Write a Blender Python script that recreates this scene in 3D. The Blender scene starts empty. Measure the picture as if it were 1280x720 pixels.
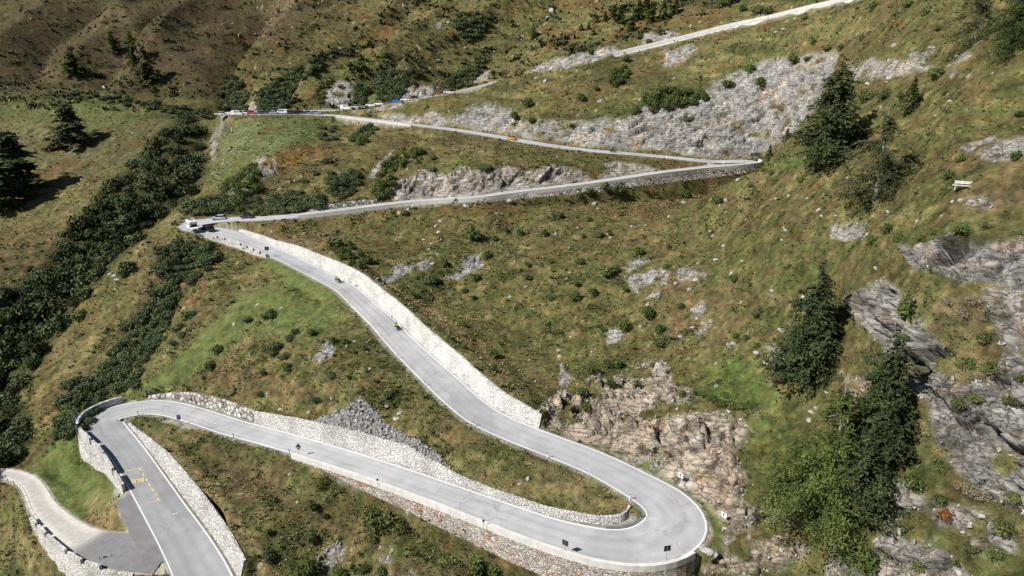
import time; T0 = time.time()
import bpy, bmesh, math, random
import numpy as np
from mathutils import Vector, Matrix

# ------------------------------------------------------------------ camera, sky, sun, exposure
scene = bpy.context.scene
PITCH = 20.0
F = 853.333                                   # focal length in photo pixels (24 mm on 36 mm, 1280 wide)
cam_d = bpy.data.cameras.new('camera'); cam_d.lens = 24.0; cam_d.sensor_width = 36.0
cam_d.clip_start = 0.5; cam_d.clip_end = 6000
cam = bpy.data.objects.new('camera', cam_d); scene.collection.objects.link(cam)
cam.location = (0, 0, 0); cam.rotation_euler = (math.radians(90 - PITCH), 0, 0)
scene.camera = cam

SUN_ELEV = 44.0
SUN_AZ = (-0.905, -0.425)                      # horizontal direction towards the sun
world = bpy.data.worlds.new('World'); scene.world = world; world.use_nodes = True
wn = world.node_tree; wn.nodes.clear()
sky = wn.nodes.new('ShaderNodeTexSky'); sky.sky_type = 'NISHITA'; sky.sun_disc = False
sky.sun_elevation = math.radians(SUN_ELEV); sky.sun_rotation = math.atan2(SUN_AZ[0], SUN_AZ[1])
sky.altitude = 1800; sky.air_density = 1.0; sky.dust_density = 0.6
bg = wn.nodes.new('ShaderNodeBackground'); bg.inputs['Strength'].default_value = 0.05
wo = wn.nodes.new('ShaderNodeOutputWorld')
wn.links.new(sky.outputs[0], bg.inputs[0]); wn.links.new(bg.outputs[0], wo.inputs[0])
sd = bpy.data.lights.new('sun', 'SUN'); sd.energy = 4.8; sd.angle = math.radians(0.5); sd.color = (1.0, 0.955, 0.89)
sun = bpy.data.objects.new('sun', sd); scene.collection.objects.link(sun)
ce = math.cos(math.radians(SUN_ELEV)); sv = Vector((SUN_AZ[0]*ce, SUN_AZ[1]*ce, math.sin(math.radians(SUN_ELEV)))).normalized()
sun.rotation_euler = sv.to_track_quat('Z', 'Y').to_euler()
vs = scene.view_settings; vs.view_transform = 'Standard'; vs.look = 'None'; vs.exposure = 0.58; vs.gamma = 1.0
vs.use_curve_mapping = False
scene.cycles.max_bounces = 5; scene.cycles.diffuse_bounces = 3; scene.cycles.transparent_max_bounces = 4

# ------------------------------------------------------------------ perspective helpers (photo pixel -> place)
S_, C_ = math.sin(math.radians(PITCH)), math.cos(math.radians(PITCH))
def coef(v): return S_ + (v - 360) / F * C_
def pt(u, v, D):
    a = (u - 640) / F; b = (v - 360) / F
    return np.array([a*D, D*(C_ - b*S_), -D*(S_ + b*C_)])
def ptz(u, v, z): return pt(u, v, -z / coef(v))
def project(P):
    x, y, z = P[..., 0], P[..., 1], P[..., 2]
    dep = y*C_ - z*S_; up = y*S_ + z*C_
    return 640 + F*x/dep, 360 - F*up/dep, dep

# ------------------------------------------------------------------ numpy noise
def _h(ix, iy, iz, seed):
    h = (ix.astype(np.int64)*73856093) ^ (iy.astype(np.int64)*19349663) ^ (iz.astype(np.int64)*83492791) ^ (seed*2654435761 & 0x7fffffff)
    h = (h ^ (h >> 13)) * 1274126177 & 0x7fffffffffff
    h = h ^ (h >> 16)
    return (h & 0xffff).astype(np.float32) / 65535.0
def vnoise(p, seed=0):
    f = np.floor(p); t = (p - f).astype(np.float32); t = t*t*(3 - 2*t); i = f.astype(np.int64)
    r = 0
    for dx in (0, 1):
        wx = t[:, 0] if dx else 1 - t[:, 0]
        for dy in (0, 1):
            wy = t[:, 1] if dy else 1 - t[:, 1]
            for dz in (0, 1):
                wz = t[:, 2] if dz else 1 - t[:, 2]
                r = r + wx*wy*wz*_h(i[:, 0]+dx, i[:, 1]+dy, i[:, 2]+dz, seed)
    return r
def fbm(p, scale, octs=4, seed=0, gain=0.5):
    r = 0; a = 1; tot = 0; s = scale
    for o in range(octs):
        r = r + a*(vnoise(p*s + 17.3*o, seed+o)*2 - 1); tot += a; a *= gain; s *= 2.03
    return r/tot
def cells(p, scale, seed=0, jit=0.9):
    """worley: returns F1, F2, cell random, tilt plane value"""
    q = p*scale; b = np.floor(q).astype(np.int64)
    n = len(p); f1 = np.full(n, 9e9, np.float32); f2 = f1.copy(); rnd = np.zeros(n, np.float32); tilt = np.zeros(n, np.float32)
    for dx in (-1, 0, 1):
        for dy in (-1, 0, 1):
            for dz in (-1, 0, 1):
                cx, cy, cz = b[:, 0]+dx, b[:, 1]+dy, b[:, 2]+dz
                jx = _h(cx, cy, cz, seed+1); jy = _h(cx, cy, cz, seed+2); jz = _h(cx, cy, cz, seed+3)
                vx = (q[:, 0]-cx-.5-(jx-.5)*jit).astype(np.float32); vy = (q[:, 1]-cy-.5-(jy-.5)*jit).astype(np.float32); vz = (q[:, 2]-cz-.5-(jz-.5)*jit).astype(np.float32)
                d = vx*vx+vy*vy+vz*vz
                m = d < f1
                f2 = np.where(m, f1, np.minimum(f2, d)); f1 = np.where(m, d, f1)
                rnd = np.where(m, _h(cx, cy, cz, seed+4), rnd)
                tilt = np.where(m, vx*(jy-.5)*2 + vy*(jz-.5)*2 + vz*(jx-.5)*2, tilt)
    return np.sqrt(f1), np.sqrt(f2), rnd, tilt

def smooth(e0, e1, x):
    t = np.clip((x - e0)/(e1 - e0), 0, 1); return t*t*(3 - 2*t)

# ------------------------------------------------------------------ the road: photo points (u, v, width m)
LOWER = [(268,760,7.6),(253,720,7.3),(232,680,6.8),(207,640,6.2),(182,600,5.8),(155,560,5.6),(137,540,6.2),(127,526,7),(141,517,6.6),(185,509,5.6),
         (213,511,5.2),(247,520,5.0),(293,535,5.0),(320,542,4.9),(374,557,4.9),(470,587,4.9),(553,616,5.0),(627,643,5.2),(700,668,5.6),(773,683,6.6),
         (818,678,8),(847,655,8.6)]
UPPER = [(847,655,8.6),(835,630,7.6),(802,609,6.6),(747,580,6.0),(689,557,5.8),(640,538,5.7),(603,520,5.9),(575,498,6.0),(545,470,6.1),(504,431,5.6),(482,407,5.4),(457,384,5.0),
         (432,361,4.7),(412,350,4.6),(387,337,4.6),(359,323,4.7),(331,311,4.8),(305,300,5.4),(284,293,7),(265,288,8),(247,284,8.5),(241,279.5,8),(256,277,7),
         (284,274.5,5.4),(312,273.5,5),(331,273,5),(375,269.0,5),(420,263.7,5),(475,257,5),(520,252,5),(600,246.5,5),(640,241,5),
         (700,234,5),(760,226,5),(820,217,5),(880,210,5.4),(920,206,6.5),(938,203.2,7)]
L4 = [(938,203.2,7),(934,201.6,6),(915,202.0,5.4),(890,202,5),(840,197,5),(790,192.5,5),(747,189,5),(715,185.5,5),(672,179.5,5),(632,172.5,5),
      (570,162.5,5),(510,155,5),(460,148.8,5),(420,144.6,5),(380,142.6,6),(340,142,8)]
# (u, v, depth) where grazing sight lines make a grade useless
TOPR = [(300,142.5,300,8),(286,141,309,7),(300,139.8,319,6),(350,139,316,5.5),(395,138.4,313,5.5),(431,137,311,5.5),(470,132,308,5.5),(515,124.5,303,5.5),(560,117,301,5.5),(600,108,300,5.5),
        (626,101,299,5.5),(680,90,297,5.5),(730,77,295,5.5),(769,67,293,5.5),(820,55,288,5.5),(852,47.5,284,5.5),(915,32,275,5.5),(960,23,267,5.5),(1010,11,257,5.5),
        (1077,-4,244,5.5),(1150,-22,233,5.5),(1250,-50,222,5.5)]
def integ(pts, z0, g):
    out = [ptz(pts[0][0], pts[0][1], z0)]; z = z0
    for q in pts[1:]:
        zz = z
        for _ in range(80):
            P = ptz(q[0], q[1], zz); L = np.hypot(*(P[:2]-out[-1][:2])); zz = .6*zz + .4*(z + (g(q) if callable(g) else g)*L)
        z = zz; out.append(ptz(q[0], q[1], z))
    return out
Z_H1 = -66.0
lo = integ(LOWER[::-1], Z_H1, -0.075)[::-1]
up = integ(UPPER, Z_H1, lambda q: .08 if q[0] < 880 or q[1] > 300 else .03)
ga, gb = .02, .12                                  # grade that brings the fourth road level with the parking
for _ in range(22):
    gm_ = (ga+gb)/2; l4 = integ(L4, up[-1][2], lambda q: .01 if q[0] > 885 else gm_)
    if l4[-1][2] < -30.3: ga = gm_
    else: gb = gm_
tr = [pt(u, v, D) for u, v, D, w in TOPR]
knots = lo + up[1:] + l4[1:] + tr
kw = [q[2] for q in LOWER] + [q[2] for q in UPPER[1:]] + [q[2] for q in L4[1:]] + [q[3] for q in TOPR]
def resample(K, W, step=1.0):
    K = np.array(K, float); W = np.array(W, float)
    P = np.vstack([2*K[0]-K[1], K, 2*K[-1]-K[-2]]); out = []; ow = []
    for i in range(1, len(P)-2):
        p0, p1, p2, p3 = P[i-1], P[i], P[i+1], P[i+2]
        d = [max(np.linalg.norm(a-b), .01)**.5 for a, b in ((p0, p1), (p1, p2), (p2, p3))]   # centripetal
        t0 = 0; t1 = d[0]; t2 = t1+d[1]; t3 = t2+d[2]
        n = max(2, int(np.linalg.norm(p2-p1)/.25))
        for t in np.linspace(t1, t2, n, endpoint=False):
            A1 = (t1-t)/(t1-t0)*p0+(t-t0)/(t1-t0)*p1; A2 = (t2-t)/(t2-t1)*p1+(t-t1)/(t2-t1)*p2; A3 = (t3-t)/(t3-t2)*p2+(t-t2)/(t3-t2)*p3
            B1 = (t2-t)/(t2-t0)*A1+(t-t0)/(t2-t0)*A2; B2 = (t3-t)/(t3-t1)*A2+(t-t1)/(t3-t1)*A3
            out.append((t2-t)/(t2-t1)*B1+(t-t1)/(t2-t1)*B2)
            f = (t-t1)/(t2-t1); ow.append(W[i-1]*(1-f)+W[i]*f)
    out.append(K[-1]); ow.append(W[-1]); out = np.array(out); ow = np.array(ow)
    s = np.r_[0, np.cumsum(np.linalg.norm(np.diff(out, axis=0), axis=1))]
    n = int(s[-1]/step); q = np.linspace(0, s[-1], n)
    Q = np.stack([np.interp(q, s, out[:, k]) for k in range(3)], 1); Wq = np.interp(q, s, ow)
    ker = np.hanning(9); ker /= ker.sum()                                   # soften kinks
    for k in range(3):
        Q[:, k] = np.convolve(np.pad(Q[:, k], 4, mode='reflect', reflect_type='odd'), ker, 'valid')
    return Q, np.convolve(np.pad(Wq, 4, mode='edge'), ker, 'valid')

class Road: pass
def make_road(K, W, verge=.5, fall=4.5):
    r = Road(); r.P, r.W = resample(K, W); n = len(r.P)
    t = np.gradient(r.P[:, :2], axis=0); t /= np.linalg.norm(t, axis=1)[:, None]
    r.T = t; r.N = np.stack([-t[:, 1], t[:, 0]], 1)                          # left normal
    r.uv = np.stack(project(r.P)[:2], 1)
    r.off = {s: r.W/2 + verge for s in 'LR'}; r.h = {s: np.zeros(n) for s in 'LR'}
    r.bat = {s: np.full(n, .12) for s in 'LR'}; r.fall = {s: np.full(n, fall) for s in 'LR'}
    return r
def idx(r, u, v, lo=0, hi=None):
    hi = hi or len(r.P); d = np.hypot(r.uv[lo:hi, 0]-u, (r.uv[lo:hi, 1]-v)*1.0); return lo+int(np.argmin(d))
main = make_road(knots, kw)
SIDE = [(-60,585,113),(-20,590,114),(10,593,116),(32,600,119),(44,615,122),(52,632,124),(72,652,124.5),(100,672,122.5),(135,684,120),(170,686,117),(213,684,0)]
iJ = idx(main, 235, 686); zJ = main.P[iJ, 2]
sk = [ptz(u, v, zJ - [7.0,6.6,6.2,5.8,5.3,4.7,4.0,2.6,1.3,.4,.03][i]) for i, (u, v, _) in enumerate(SIDE)]
side = make_road(sk, [3.2,3.2,3.3,3.4,3.8,4.2,4.4,5.2,7.5,9.5,12], verge=.35, fall=3)

_a, _b = idx(main, 235, 690), idx(main, 188, 610); main.off['L'][_a:_b] += 1.9          # paved lay-by at the mouth of the lane
# stretches used below (indices along the main road)
I = {}
I['L0a'] = 0; I['nose'] = idx(main, 127, 526); I['L1'] = idx(main, 320, 542, I['nose']); I['H1'] = idx(main, 847, 655, I['L1'])
I['H2'] = idx(main, 241, 279, I['H1']); I['H3'] = idx(main, 938, 203, I['H2']); I['H4'] = idx(main, 286, 141, I['H3'])
walls = []
def wall(r, s, lo, hi, pts, name, label, bat=.12, off=None, par=0.0, mat='stone', blocks=None, fall=None, cap=.5):
    """pts: (u, v, height[, extra offset]) along the road; height<0 is a retaining wall below the road"""
    ii = [idx(r, p[0], p[1], lo, hi) for p in pts]; hh = [p[2] for p in pts]; oo = [p[3] if len(p) > 3 else 0 for p in pts]
    o = np.argsort(ii); ii = np.array(ii)[o]; hh = np.array(hh)[o]; oo = np.array(oo)[o]
    a, b = int(ii[0]), int(ii[-1]); rng = np.arange(a, b+1)
    h = np.interp(rng, ii, hh); e = np.interp(rng, ii, oo)
    r.h[s][a:b+1] = h; r.bat[s][a:b+1] = bat; r.off[s][a:b+1] += e
    if fall: r.fall[s][a:b+1] = fall
    walls.append(dict(r=r, s=s, a=a, b=b, name=name, label=label, par=par, mat=mat, blocks=blocks, cap=cap))
n_ = len(main.P)
wall(main, 'L', 0, I['L1'], [(184,603,-1.3,.2),(170,583,-3.2,.3),(158,565,-5,.3),(146,550,-7,.3),(132,534,-8.5,.3),(122,527,-9,.3),(128,519,-6,.3),(141,516,-3,.2),(165,511,-1.4,0)], 'retaining_wall',
     'pale stone retaining wall round the outside of the leftmost hairpin, topped by separate parapet blocks', par=1.5, blocks=(6.4, .8))
wall(main, 'R', 0, I['nose']+4, [(262,745,3.6,.2),(253,720,3.6,.2),(232,680,3.8,.2),(207,640,3.9,.2),(182,600,3.5,.1),(160,570,1.9,0),(146,550,.9,0),(137,540,.4,0)], 'retaining_wall',
     'sloping pale rubble wall along the right edge of the road with the yellow bus marking', bat=.32, mat='rubble', cap=.35)
wall(main, 'L', I['nose'], I['L1'], [(176,509,.8,.2),(213,511,1.7,.6),(247,520,2.2,.6),(285,533,2.1,.6),(297,536,1.9,.5)], 'retaining_wall',
     'rough dry stone bank of dark and pale boulders behind the inside of the left hairpin', bat=.45, mat='boulder', cap=.3)
wall(main, 'L', I['L1']-25, I['H1'], [(303,538,2.3),(374,557,3.1),(427,573,3.5),(487,593,3.6),(527,607,2.3),(560,618,1.3),(600,633,1.1),(660,655,1.0),(730,675,1.0,.6),(773,683,1.1,1.2),(805,682,1.2,1.8),(818,678,1.2,2.0)], 'retaining_wall',
     'long white stone wall on the uphill side of the lower road, tall in the middle and low at the grass nose', bat=.22, mat='pale_stone', cap=.5)
wall(main, 'R', I['L1']-25, I['H1']+6, [(380,559,-.8),(425,573,-1.6),(470,587,-4),(545,613,-6),(595,632,-7.6),(640,648,-8.6),(700,668,-9.5),(773,683,-9.5),(818,678,-8),(835,668,-5)], 'retaining_wall',
     'high brown and red stone retaining wall with a concrete parapet below the nearest hairpin', bat=.1, mat='red_stone', par=.55, cap=.45)
wall(main, 'R', I['H1'], I['H2'], [(284,292,.8,.2),(331,311,1.6),(359,323,2.5),(412,352,3.3),(482,407,3.5),(545,470,3.5),(603,520,3.2),(640,538,2.8),(664,547,2.1)], 'retaining_wall',
     'bright white stone wall leaning back along the uphill side of the long straight with the two motorcycles', bat=.38, mat='white_stone', cap=.4)
wall(main, 'L', I['H1'], I['H2'], [(345,317,-.6),(331,311,-1.5),(305,300,-1.8),(284,293,-1.4),(272,290,-.8)], 'retaining_wall',
     'short pale wall with parapet blocks on the downhill side just below the camper hairpin', par=.75, blocks=(3.2, .8))
wall(main, 'L', I['H2'], I['H3'], [(385,268,.4,.3),(400,266,1.2,.4),(440,261,1.6,.5),(472,257.5,1.3,.3)], 'retaining_wall',
     'low wall of loose white stones on the uphill side of the third road', bat=.4, mat='boulder', cap=.3)
wall(main, 'R', I['H2'], I['H3']+4, [(375,269,-.6),(430,262.5,-.9),(500,255,-1.2),(530,251,-1.6),(560,249,-1.2),(600,246.5,-1.4),(640,241,-3.6),(720,231,-5.4),(800,220,-6.8),(850,213,-8),(900,208,-7),(928,205,-5.5),(938,203,-3.5),(935,201.8,-1)], 'retaining_wall',
     'long grey rubble retaining wall with a pale parapet under the third road and its right hairpin', bat=.2, mat='grey_rubble', par=.8, cap=.4)
wall(main, 'L', I['H3'], I['H4'], [(520,156.5,-.8),(500,154,-2),(470,150,-2.8),(440,146.5,-3),(425,145,-1.6)], 'retaining_wall',
     'reddish grey retaining wall under the road just right of the parked cars', bat=.15, mat='grey_rubble', par=.5, cap=.4)
wall(main, 'R', I['H4'], n_, [(572,114,-.9),(590,110,-1.8),(622,102,-1.4)], 'retaining_wall',
     'short pale concrete wall on the highest road seen between two rock outcrops', bat=.1, mat='concrete', par=.7, cap=.4)
wall(main, 'R', I['H4'], n_, [(769,67,-2.6),(800,60,-3.4),(852,47.5,-2.9),(915,32,-2.5),(1010,11,-2.2),(1100,-9,-2),(1250,-50,-1.4)], 'retaining_wall',
     'long pale concrete wall carrying the highest road across the top of the hillside', bat=.1, mat='concrete', par=.8, cap=.4)
wall(side, 'R', 0, len(side.P), [(60,640,-1),(72,652,-5),(100,672,-8),(135,684,-9),(165,686,-9),(190,685,-7.5)], 'retaining_wall',
     'white stone retaining wall under the side lane at the bottom left corner, with dark gaps between its parapet blocks', bat=.12, par=.9, blocks=(4.6, .7))

# ------------------------------------------------------------------ hill shape: scattered survey points (u, v, depth)
CTRL = [ # left meadow, gully, far hillside
 (0,575,152),(-150,600,150),(60,560,150),(0,520,165),(0,490,172),(75,420,182),(120,360,190),(180,300,198),(30,540,155),(60,500,160),(120,450,168),(180,400,174),(240,340,182),
 (200,440,160),(260,390,168),(330,360,174),(300,440,150),(400,440,138),(450,480,128),(520,540,117),(400,500,133),(300,490,141),(580,580,112),(230,480,152),(150,480,155),(650,600,108),(720,615,104),
 (100,600,141),(140,640,122.5),(170,640,120.5),(120,640,127),(100,640,130),(70,600,143),
 (40,650,133),(0,650,136),(40,700,126),(0,720,125.5),(80,722,123),(-150,700,132),(100,760,116.5),(170,730,116),
 (0,440,200),(40,400,205),(100,330,222),(60,360,215),(150,290,232),(200,250,240),(240,200,262),(262,165,285),(225,265,222),(252,240,236),(-60,480,195),
 (20,320,228),(20,260,262),(20,200,300),(20,150,340),(0,122,372),(100,125,352),(200,140,330),(255,150,305),(100,180,310),(150,230,270),(100,250,262),(200,180,300),(-200,120,360),(-200,250,255),(-200,400,200),
 (0,106,440),(100,112,432),(200,128,425),(270,128,410),(0,50,500),(150,50,490),(0,0,560),(150,0,555),(270,60,455),(300,0,520),(-200,50,480),(-200,0,560),(0,-80,640),(300,-80,600),
 (330,110,345),(350,70,385),(400,30,430),(450,0,455),(400,100,350),(450,60,380),(500,100,325),(520,40,385),(560,0,420),(560,80,335),(620,50,350),(650,0,385),(640,85,313),(700,60,318),(720,10,352),(780,30,322),(800,-20,356),
 (600,-80,480),(850,30,305),(880,0,318),(950,10,286),(950,-60,340),(1050,-40,266),
 # between the upper road and the parking road
 (640,105,290),(600,120,287),(560,130,289),(700,100,285),(650,130,281),(760,90,279),(720,140,265),(850,75,270),(830,112,257),(900,55,263),(930,85,252),(1000,30,243),(1000,60,234),
 (780,165,250),(860,150,247),(920,130,243),(940,180,239),(880,185,241),(960,100,240),(700,160,261),(980,150,226),
 (1040,90,212),(1020,130,200),(1050,20,228),(1100,0,214),(1150,-60,208),
 # below parking road, above third road
 (340,160,280),(300,200,248),(280,240,228),(330,240,222),(380,200,242),(420,170,262),(450,200,238),(500,180,245),(400,235,220),(480,225,222),(560,190,233),(540,225,217),(620,187,228),(600,225,212),(680,200,222),(680,222,211),(740,209,218),(830,208,222),(840,204.5,227),(790,201,230),(747,197.5,232),(700,193,237),(650,185.5,247),(600,176.5,259),(550,168.5,268),(300,262,212),
 # right, near
 (980,190,192),(975,205,172),(963,210,165),(945,212,168),(922,222,176),(1000,207,150),(1040,206,138),(1000,225,152),(960,240,157),(930,228,168),(1100,60,158),(1050,110,165),(1100,150,138),(1110,245,115),(1230,50,125),(1280,0,140),(1160,0,168),(1203,235,97),(1150,150,126),(1280,150,106),(1200,110,118),
 (1280,220,90),(1150,235,105),(1150,290,97),(1280,285,87),(1150,330,93),(1280,330,84),(1150,400,89),(1280,400,80),(1150,500,84),(1280,500,76),(1150,600,80),(1280,600,72),(1150,700,78),(1280,700,70),
 (1450,300,68),(1450,500,62),(1450,700,58),(1450,100,95),(1450,0,115),(1500,850,54),(1280,850,62),(1000,850,78),
 (1050,260,126),(1000,260,134),(1000,300,128),(1060,330,113),(1000,400,119),(1060,430,103),(1000,500,109),(1060,520,97),(1000,600,99),(1060,620,90),(1000,700,90),(1080,700,84),(940,640,99),(930,700,93),(960,580,103),
 (880,250,176),(900,300,160),(880,300,167),(800,300,175),(700,300,184),(700,265,197),(600,300,190),(620,265,199),(500,300,194),(400,298,194),(340,286,194),(800,262,198),(850,262,190),(500,268,204),(600,256,203),
 (940,260,160),(940,320,140),(900,400,138),(820,400,145),(740,400,152),(640,400,160),(560,400,161),(520,400,160),(480,360,170),(440,320,180),(560,340,174),(660,340,171),(780,350,160),
 (900,460,127),(860,480,125),(800,480,130),(740,480,133),(680,480,135),(640,460,141),(600,440,148),(900,520,115),(860,540,112),(800,530,117),(740,520,122),(700,525,121),(920,560,107),(880,590,105),(920,600,102),
 # below the lower road
 (255,590,126),(320,640,115),(345,700,108),(300,575,131),(360,590,126),(420,620,119),(420,700,110),(500,680,107),(560,700,104),(600,715,103),(320,760,103),(450,800,100),(620,800,98),(780,780,96),(880,760,92),(260,555,135),
 (200,900,99),(0,900,106),(450,950,90),(700,950,88),(950,950,75),(-200,850,114),(900,720,92.5),
]
cp = [pt(*c) for c in CTRL]
# road centre lines belong to the hill as well
for r, st in ((main, 9), (side, 9)):
    for i in range(0, len(r.P), st): cp.append(r.P[i].copy())
# foot and head of walls taken from their heights
for w in walls:
    r, s = w['r'], w['s']; sg = 1 if s == 'L' else -1
    for i in range(w['a'], w['b'], 9):
        h = r.h[s][i]; d = r.off[s][i] + abs(h)*r.bat[s][i] + 1.2
        if abs(h) > 1.5: cp.append(np.array([*(r.P[i, :2] + sg*r.N[i]*d), r.P[i, 2]+h]))
cp = np.array(cp)
# drop near duplicates
keep = []
for i in range(len(cp)):
    if all(np.hypot(*(cp[i, :2]-cp[j, :2])) > 2.5 for j in keep): keep.append(i)
cp = cp[keep]
class TPS:
    def __init__(s, P, lam=.6):
        s.c = P[:, :2]/100.; n = len(P)
        K = s.k(np.linalg.norm(s.c[:, None]-s.c[None], axis=2)) + np.eye(n)*lam*1e-3
        A = np.zeros((n+3, n+3)); A[:n, :n] = K; A[:n, n] = 1; A[:n, n+1:] = s.c; A[n:, :n] = A[:n, n:].T
        s.w = np.linalg.solve(A, np.r_[P[:, 2], 0, 0, 0])
    def k(s, r): return r*r*np.log(np.maximum(r, 1e-6)) * .35 + r * -.65
    def __call__(s, x, y):
        q = np.stack([x, y], 1)/100.; out = np.empty(len(q)); n = len(s.c)
        for a in range(0, len(q), 20000):
            b = q[a:a+20000]; d = np.sqrt((b[:, None, 0]-s.c[None, :, 0])**2 + (b[:, None, 1]-s.c[None, :, 1])**2)
            out[a:a+20000] = s.k(d) @ s.w[:n] + s.w[n] + b @ s.w[n+1:]
        return out
tps = TPS(cp)
GX0, GX1, GY0, GY1, GS = -720, 620, -10, 980, 2.0
gx = np.arange(GX0, GX1+.1, GS); gy = np.arange(GY0, GY1+.1, GS)
XX, YY = np.meshgrid(gx, gy)
GZ = tps(XX.ravel(), YY.ravel()).reshape(XX.shape)
def bil(G, x, y):
    fx = np.clip((x-GX0)/GS, 0, G.shape[1]-1.001); fy = np.clip((y-GY0)/GS, 0, G.shape[0]-1.001)
    ix = fx.astype(int); iy = fy.astype(int); tx = fx-ix; ty = fy-iy
    return (G[iy, ix]*(1-tx)+G[iy, ix+1]*tx)*(1-ty) + (G[iy+1, ix]*(1-tx)+G[iy+1, ix+1]*tx)*ty
def base_hit(u, v):
    a = (u-640)/F; b = (v-360)/F
    D = np.arange(25, 1000, .5); X = a*D; Y = D*(C_-b*S_); Z = -D*(S_+b*C_)
    h = bil(GZ, X, Y); m = np.nonzero(Z < h)[0]
    k = m[0] if len(m) else len(D)-1
    return np.array([X[k], Y[k]])
# spurs (+) and gullies (-) running down the hillside: photo polylines, amplitude m, half width m
RIDGES = [
 ([(640,106),(700,92),(757,77)], 2.2, 5),
 ([(335,84),(380,52),(437,2)], 5, 9), ([(388,100),(420,72),(480,30),(520,2)], 9, 8), ([(505,105),(545,80),(577,62),(640,12)], 9, 8), ([(300,80),(350,40),(400,0)], 6, 9), ([(440,90),(480,66),(560,5)], 3, 6), ([(640,60),(700,20),(730,0)], 3, 8),
 ([(345,112),(380,88),(410,70),(470,28)], -9, 8), ([(455,110),(490,85),(540,45),(585,15)], -9, 8), ([(320,80),(370,42),(420,4)], -5, 7), ([(560,100),(600,80),(650,45),(700,8)], -5, 8),
 ([(285,120),(280,85),(300,45),(330,0)], -14, 16), ([(200,60),(230,40),(262,0)], 8, 18),([(150,30),(200,75),(262,100)], 6, 20),
 ([(90,90),(140,45),(180,5)], 7, 14), ([(40,90),(60,50),(120,10)], -8, 14), ([(130,100),(170,60),(215,15)], -6, 10), ([(170,110),(205,70),(240,20)], 5, 10), ([(0,60),(40,25),(80,0)], 6, 14),
 ([(130,480),(170,420),(210,370),(250,315)], -2.5, 6), ([(210,380),(180,440),(140,500)], -2, 5),
 ([(0,450),(40,400),(100,335),(160,280),(215,225),(245,190),(262,150)], -9, 13),
 ([(425,245),(480,205),(540,165)], -2, 6), ([(300,250),(330,215),(375,175)], 2.5, 6), ([(560,170),(520,200),(490,240)], 2, 5),
 ([(560,330),(540,380),(590,330),(640,280)], -1.5, 5), ([(800,440),(780,380),(800,330)], -1.2, 6), ([(720,470),(770,420),(830,350)], 1.2, 6),
 ([(330,440),(400,460),(470,520)], -1.0, 6), ([(260,430),(330,380),(380,360)], 1.0, 6), ([(640,170),(700,110),(760,80)], 1.5, 7), ([(560,160),(600,120),(640,90)], 1.5, 6),
]
def seg_dist(x, y, P):
    d = np.full(x.shape, 1e9)
    for a, b in zip(P[:-1], P[1:]):
        v = b-a; L = (v**2).sum()+1e-9; t = np.clip(((x-a[0])*v[0]+(y-a[1])*v[1])/L, 0, 1)
        d = np.minimum(d, np.hypot(x-a[0]-t*v[0], y-a[1]-t*v[1]))
    return d
RG = np.zeros_like(GZ)
for line, amp, w in RIDGES:
    P = [base_hit(u, v) for u, v in line]
    P2 = []
    for a, b in zip(P[:-1], P[1:]):
        for t in np.linspace(0, 1, 5, endpoint=False): P2.append(a*(1-t)+b*t)
    P2.append(P[-1]); P2 = [p for p in P2]
    d = seg_dist(XX, YY, P2)
    RG += amp*(1.35 if P[0][1] > 290 else 1)*np.exp(-(d/w)**(1.25 if P[0][1] > 290 else 2))
P3 = np.stack([XX.ravel(), YY.ravel(), XX.ravel()*0], 1)
RG += (fbm(P3, 1/38., 3, 5)*3.0*smooth(280, 420, YY.ravel())).reshape(XX.shape)
GZ2 = GZ + RG
def corridor(x, y, zn, r, want_mask=False):
    """press a road, its walls and banks into the natural height zn"""
    z = zn.copy(); A = r.P[:-1, :2]; V = np.diff(r.P[:, :2], axis=0); L2 = (V**2).sum(1)
    best = np.full(len(x), 1e9); bi = np.zeros(len(x), int); bt = np.zeros(len(x))
    for a in range(0, len(A), 25):
        b = min(a+25, len(A)); seg = r.P[a:b+1]
        m = np.nonzero((x > seg[:, 0].min()-22) & (x < seg[:, 0].max()+22) & (y > seg[:, 1].min()-22) & (y < seg[:, 1].max()+22))[0]
        if not len(m): continue
        for c in range(0, len(m), 40000):
            mm = m[c:c+40000]; px = x[mm, None]-A[None, a:b, 0]; py = y[mm, None]-A[None, a:b, 1]
            t = np.clip((px*V[None, a:b, 0]+py*V[None, a:b, 1])/L2[None, a:b], 0, 1)
            d = np.hypot(px-t*V[None, a:b, 0], py-t*V[None, a:b, 1]); k = d.argmin(1); dk = d[np.arange(len(mm)), k]
            q = dk < best[mm]; qq = mm[q]; best[qq] = dk[q]; bi[qq] = a+k[q]; bt[qq] = t[np.arange(len(mm)), k][q]
    m = np.nonzero(best < 22)[0]; i = bi[m]; t = bt[m]; d = best[m]
    def L(arr): return arr[i]*(1-t)+arr[i+1]*t
    zr = L(r.P[:, 2]); sgn = (x[m]-r.P[i, 0])*r.N[i, 0] + (y[m]-r.P[i, 1])*r.N[i, 1] > 0
    g = lambda D: np.where(sgn, L(D['L']), L(D['R']))
    off = g(r.off); h = g(r.h); bat = g(r.bat); fall = g(r.fall)
    d1 = off + .25; d2 = off + np.abs(h)*bat + .55
    ramp = np.clip((d-d1)/np.maximum(d2-d1, .05), 0, 1)
    base = zr - .12 + h*ramp
    w = 1 - smooth(0, 1, (d-d2)/fall)
    n0 = zn[m]
    lim = np.clip(n0 - (zr+h), -60, 60)
    z[m] = np.where(d < d2, base, (zr-.12+h)*w + n0*(1-w))
    if want_mask:
        D = np.full(len(x), 99.); D[m] = d - off; return z, D
    return z
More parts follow.
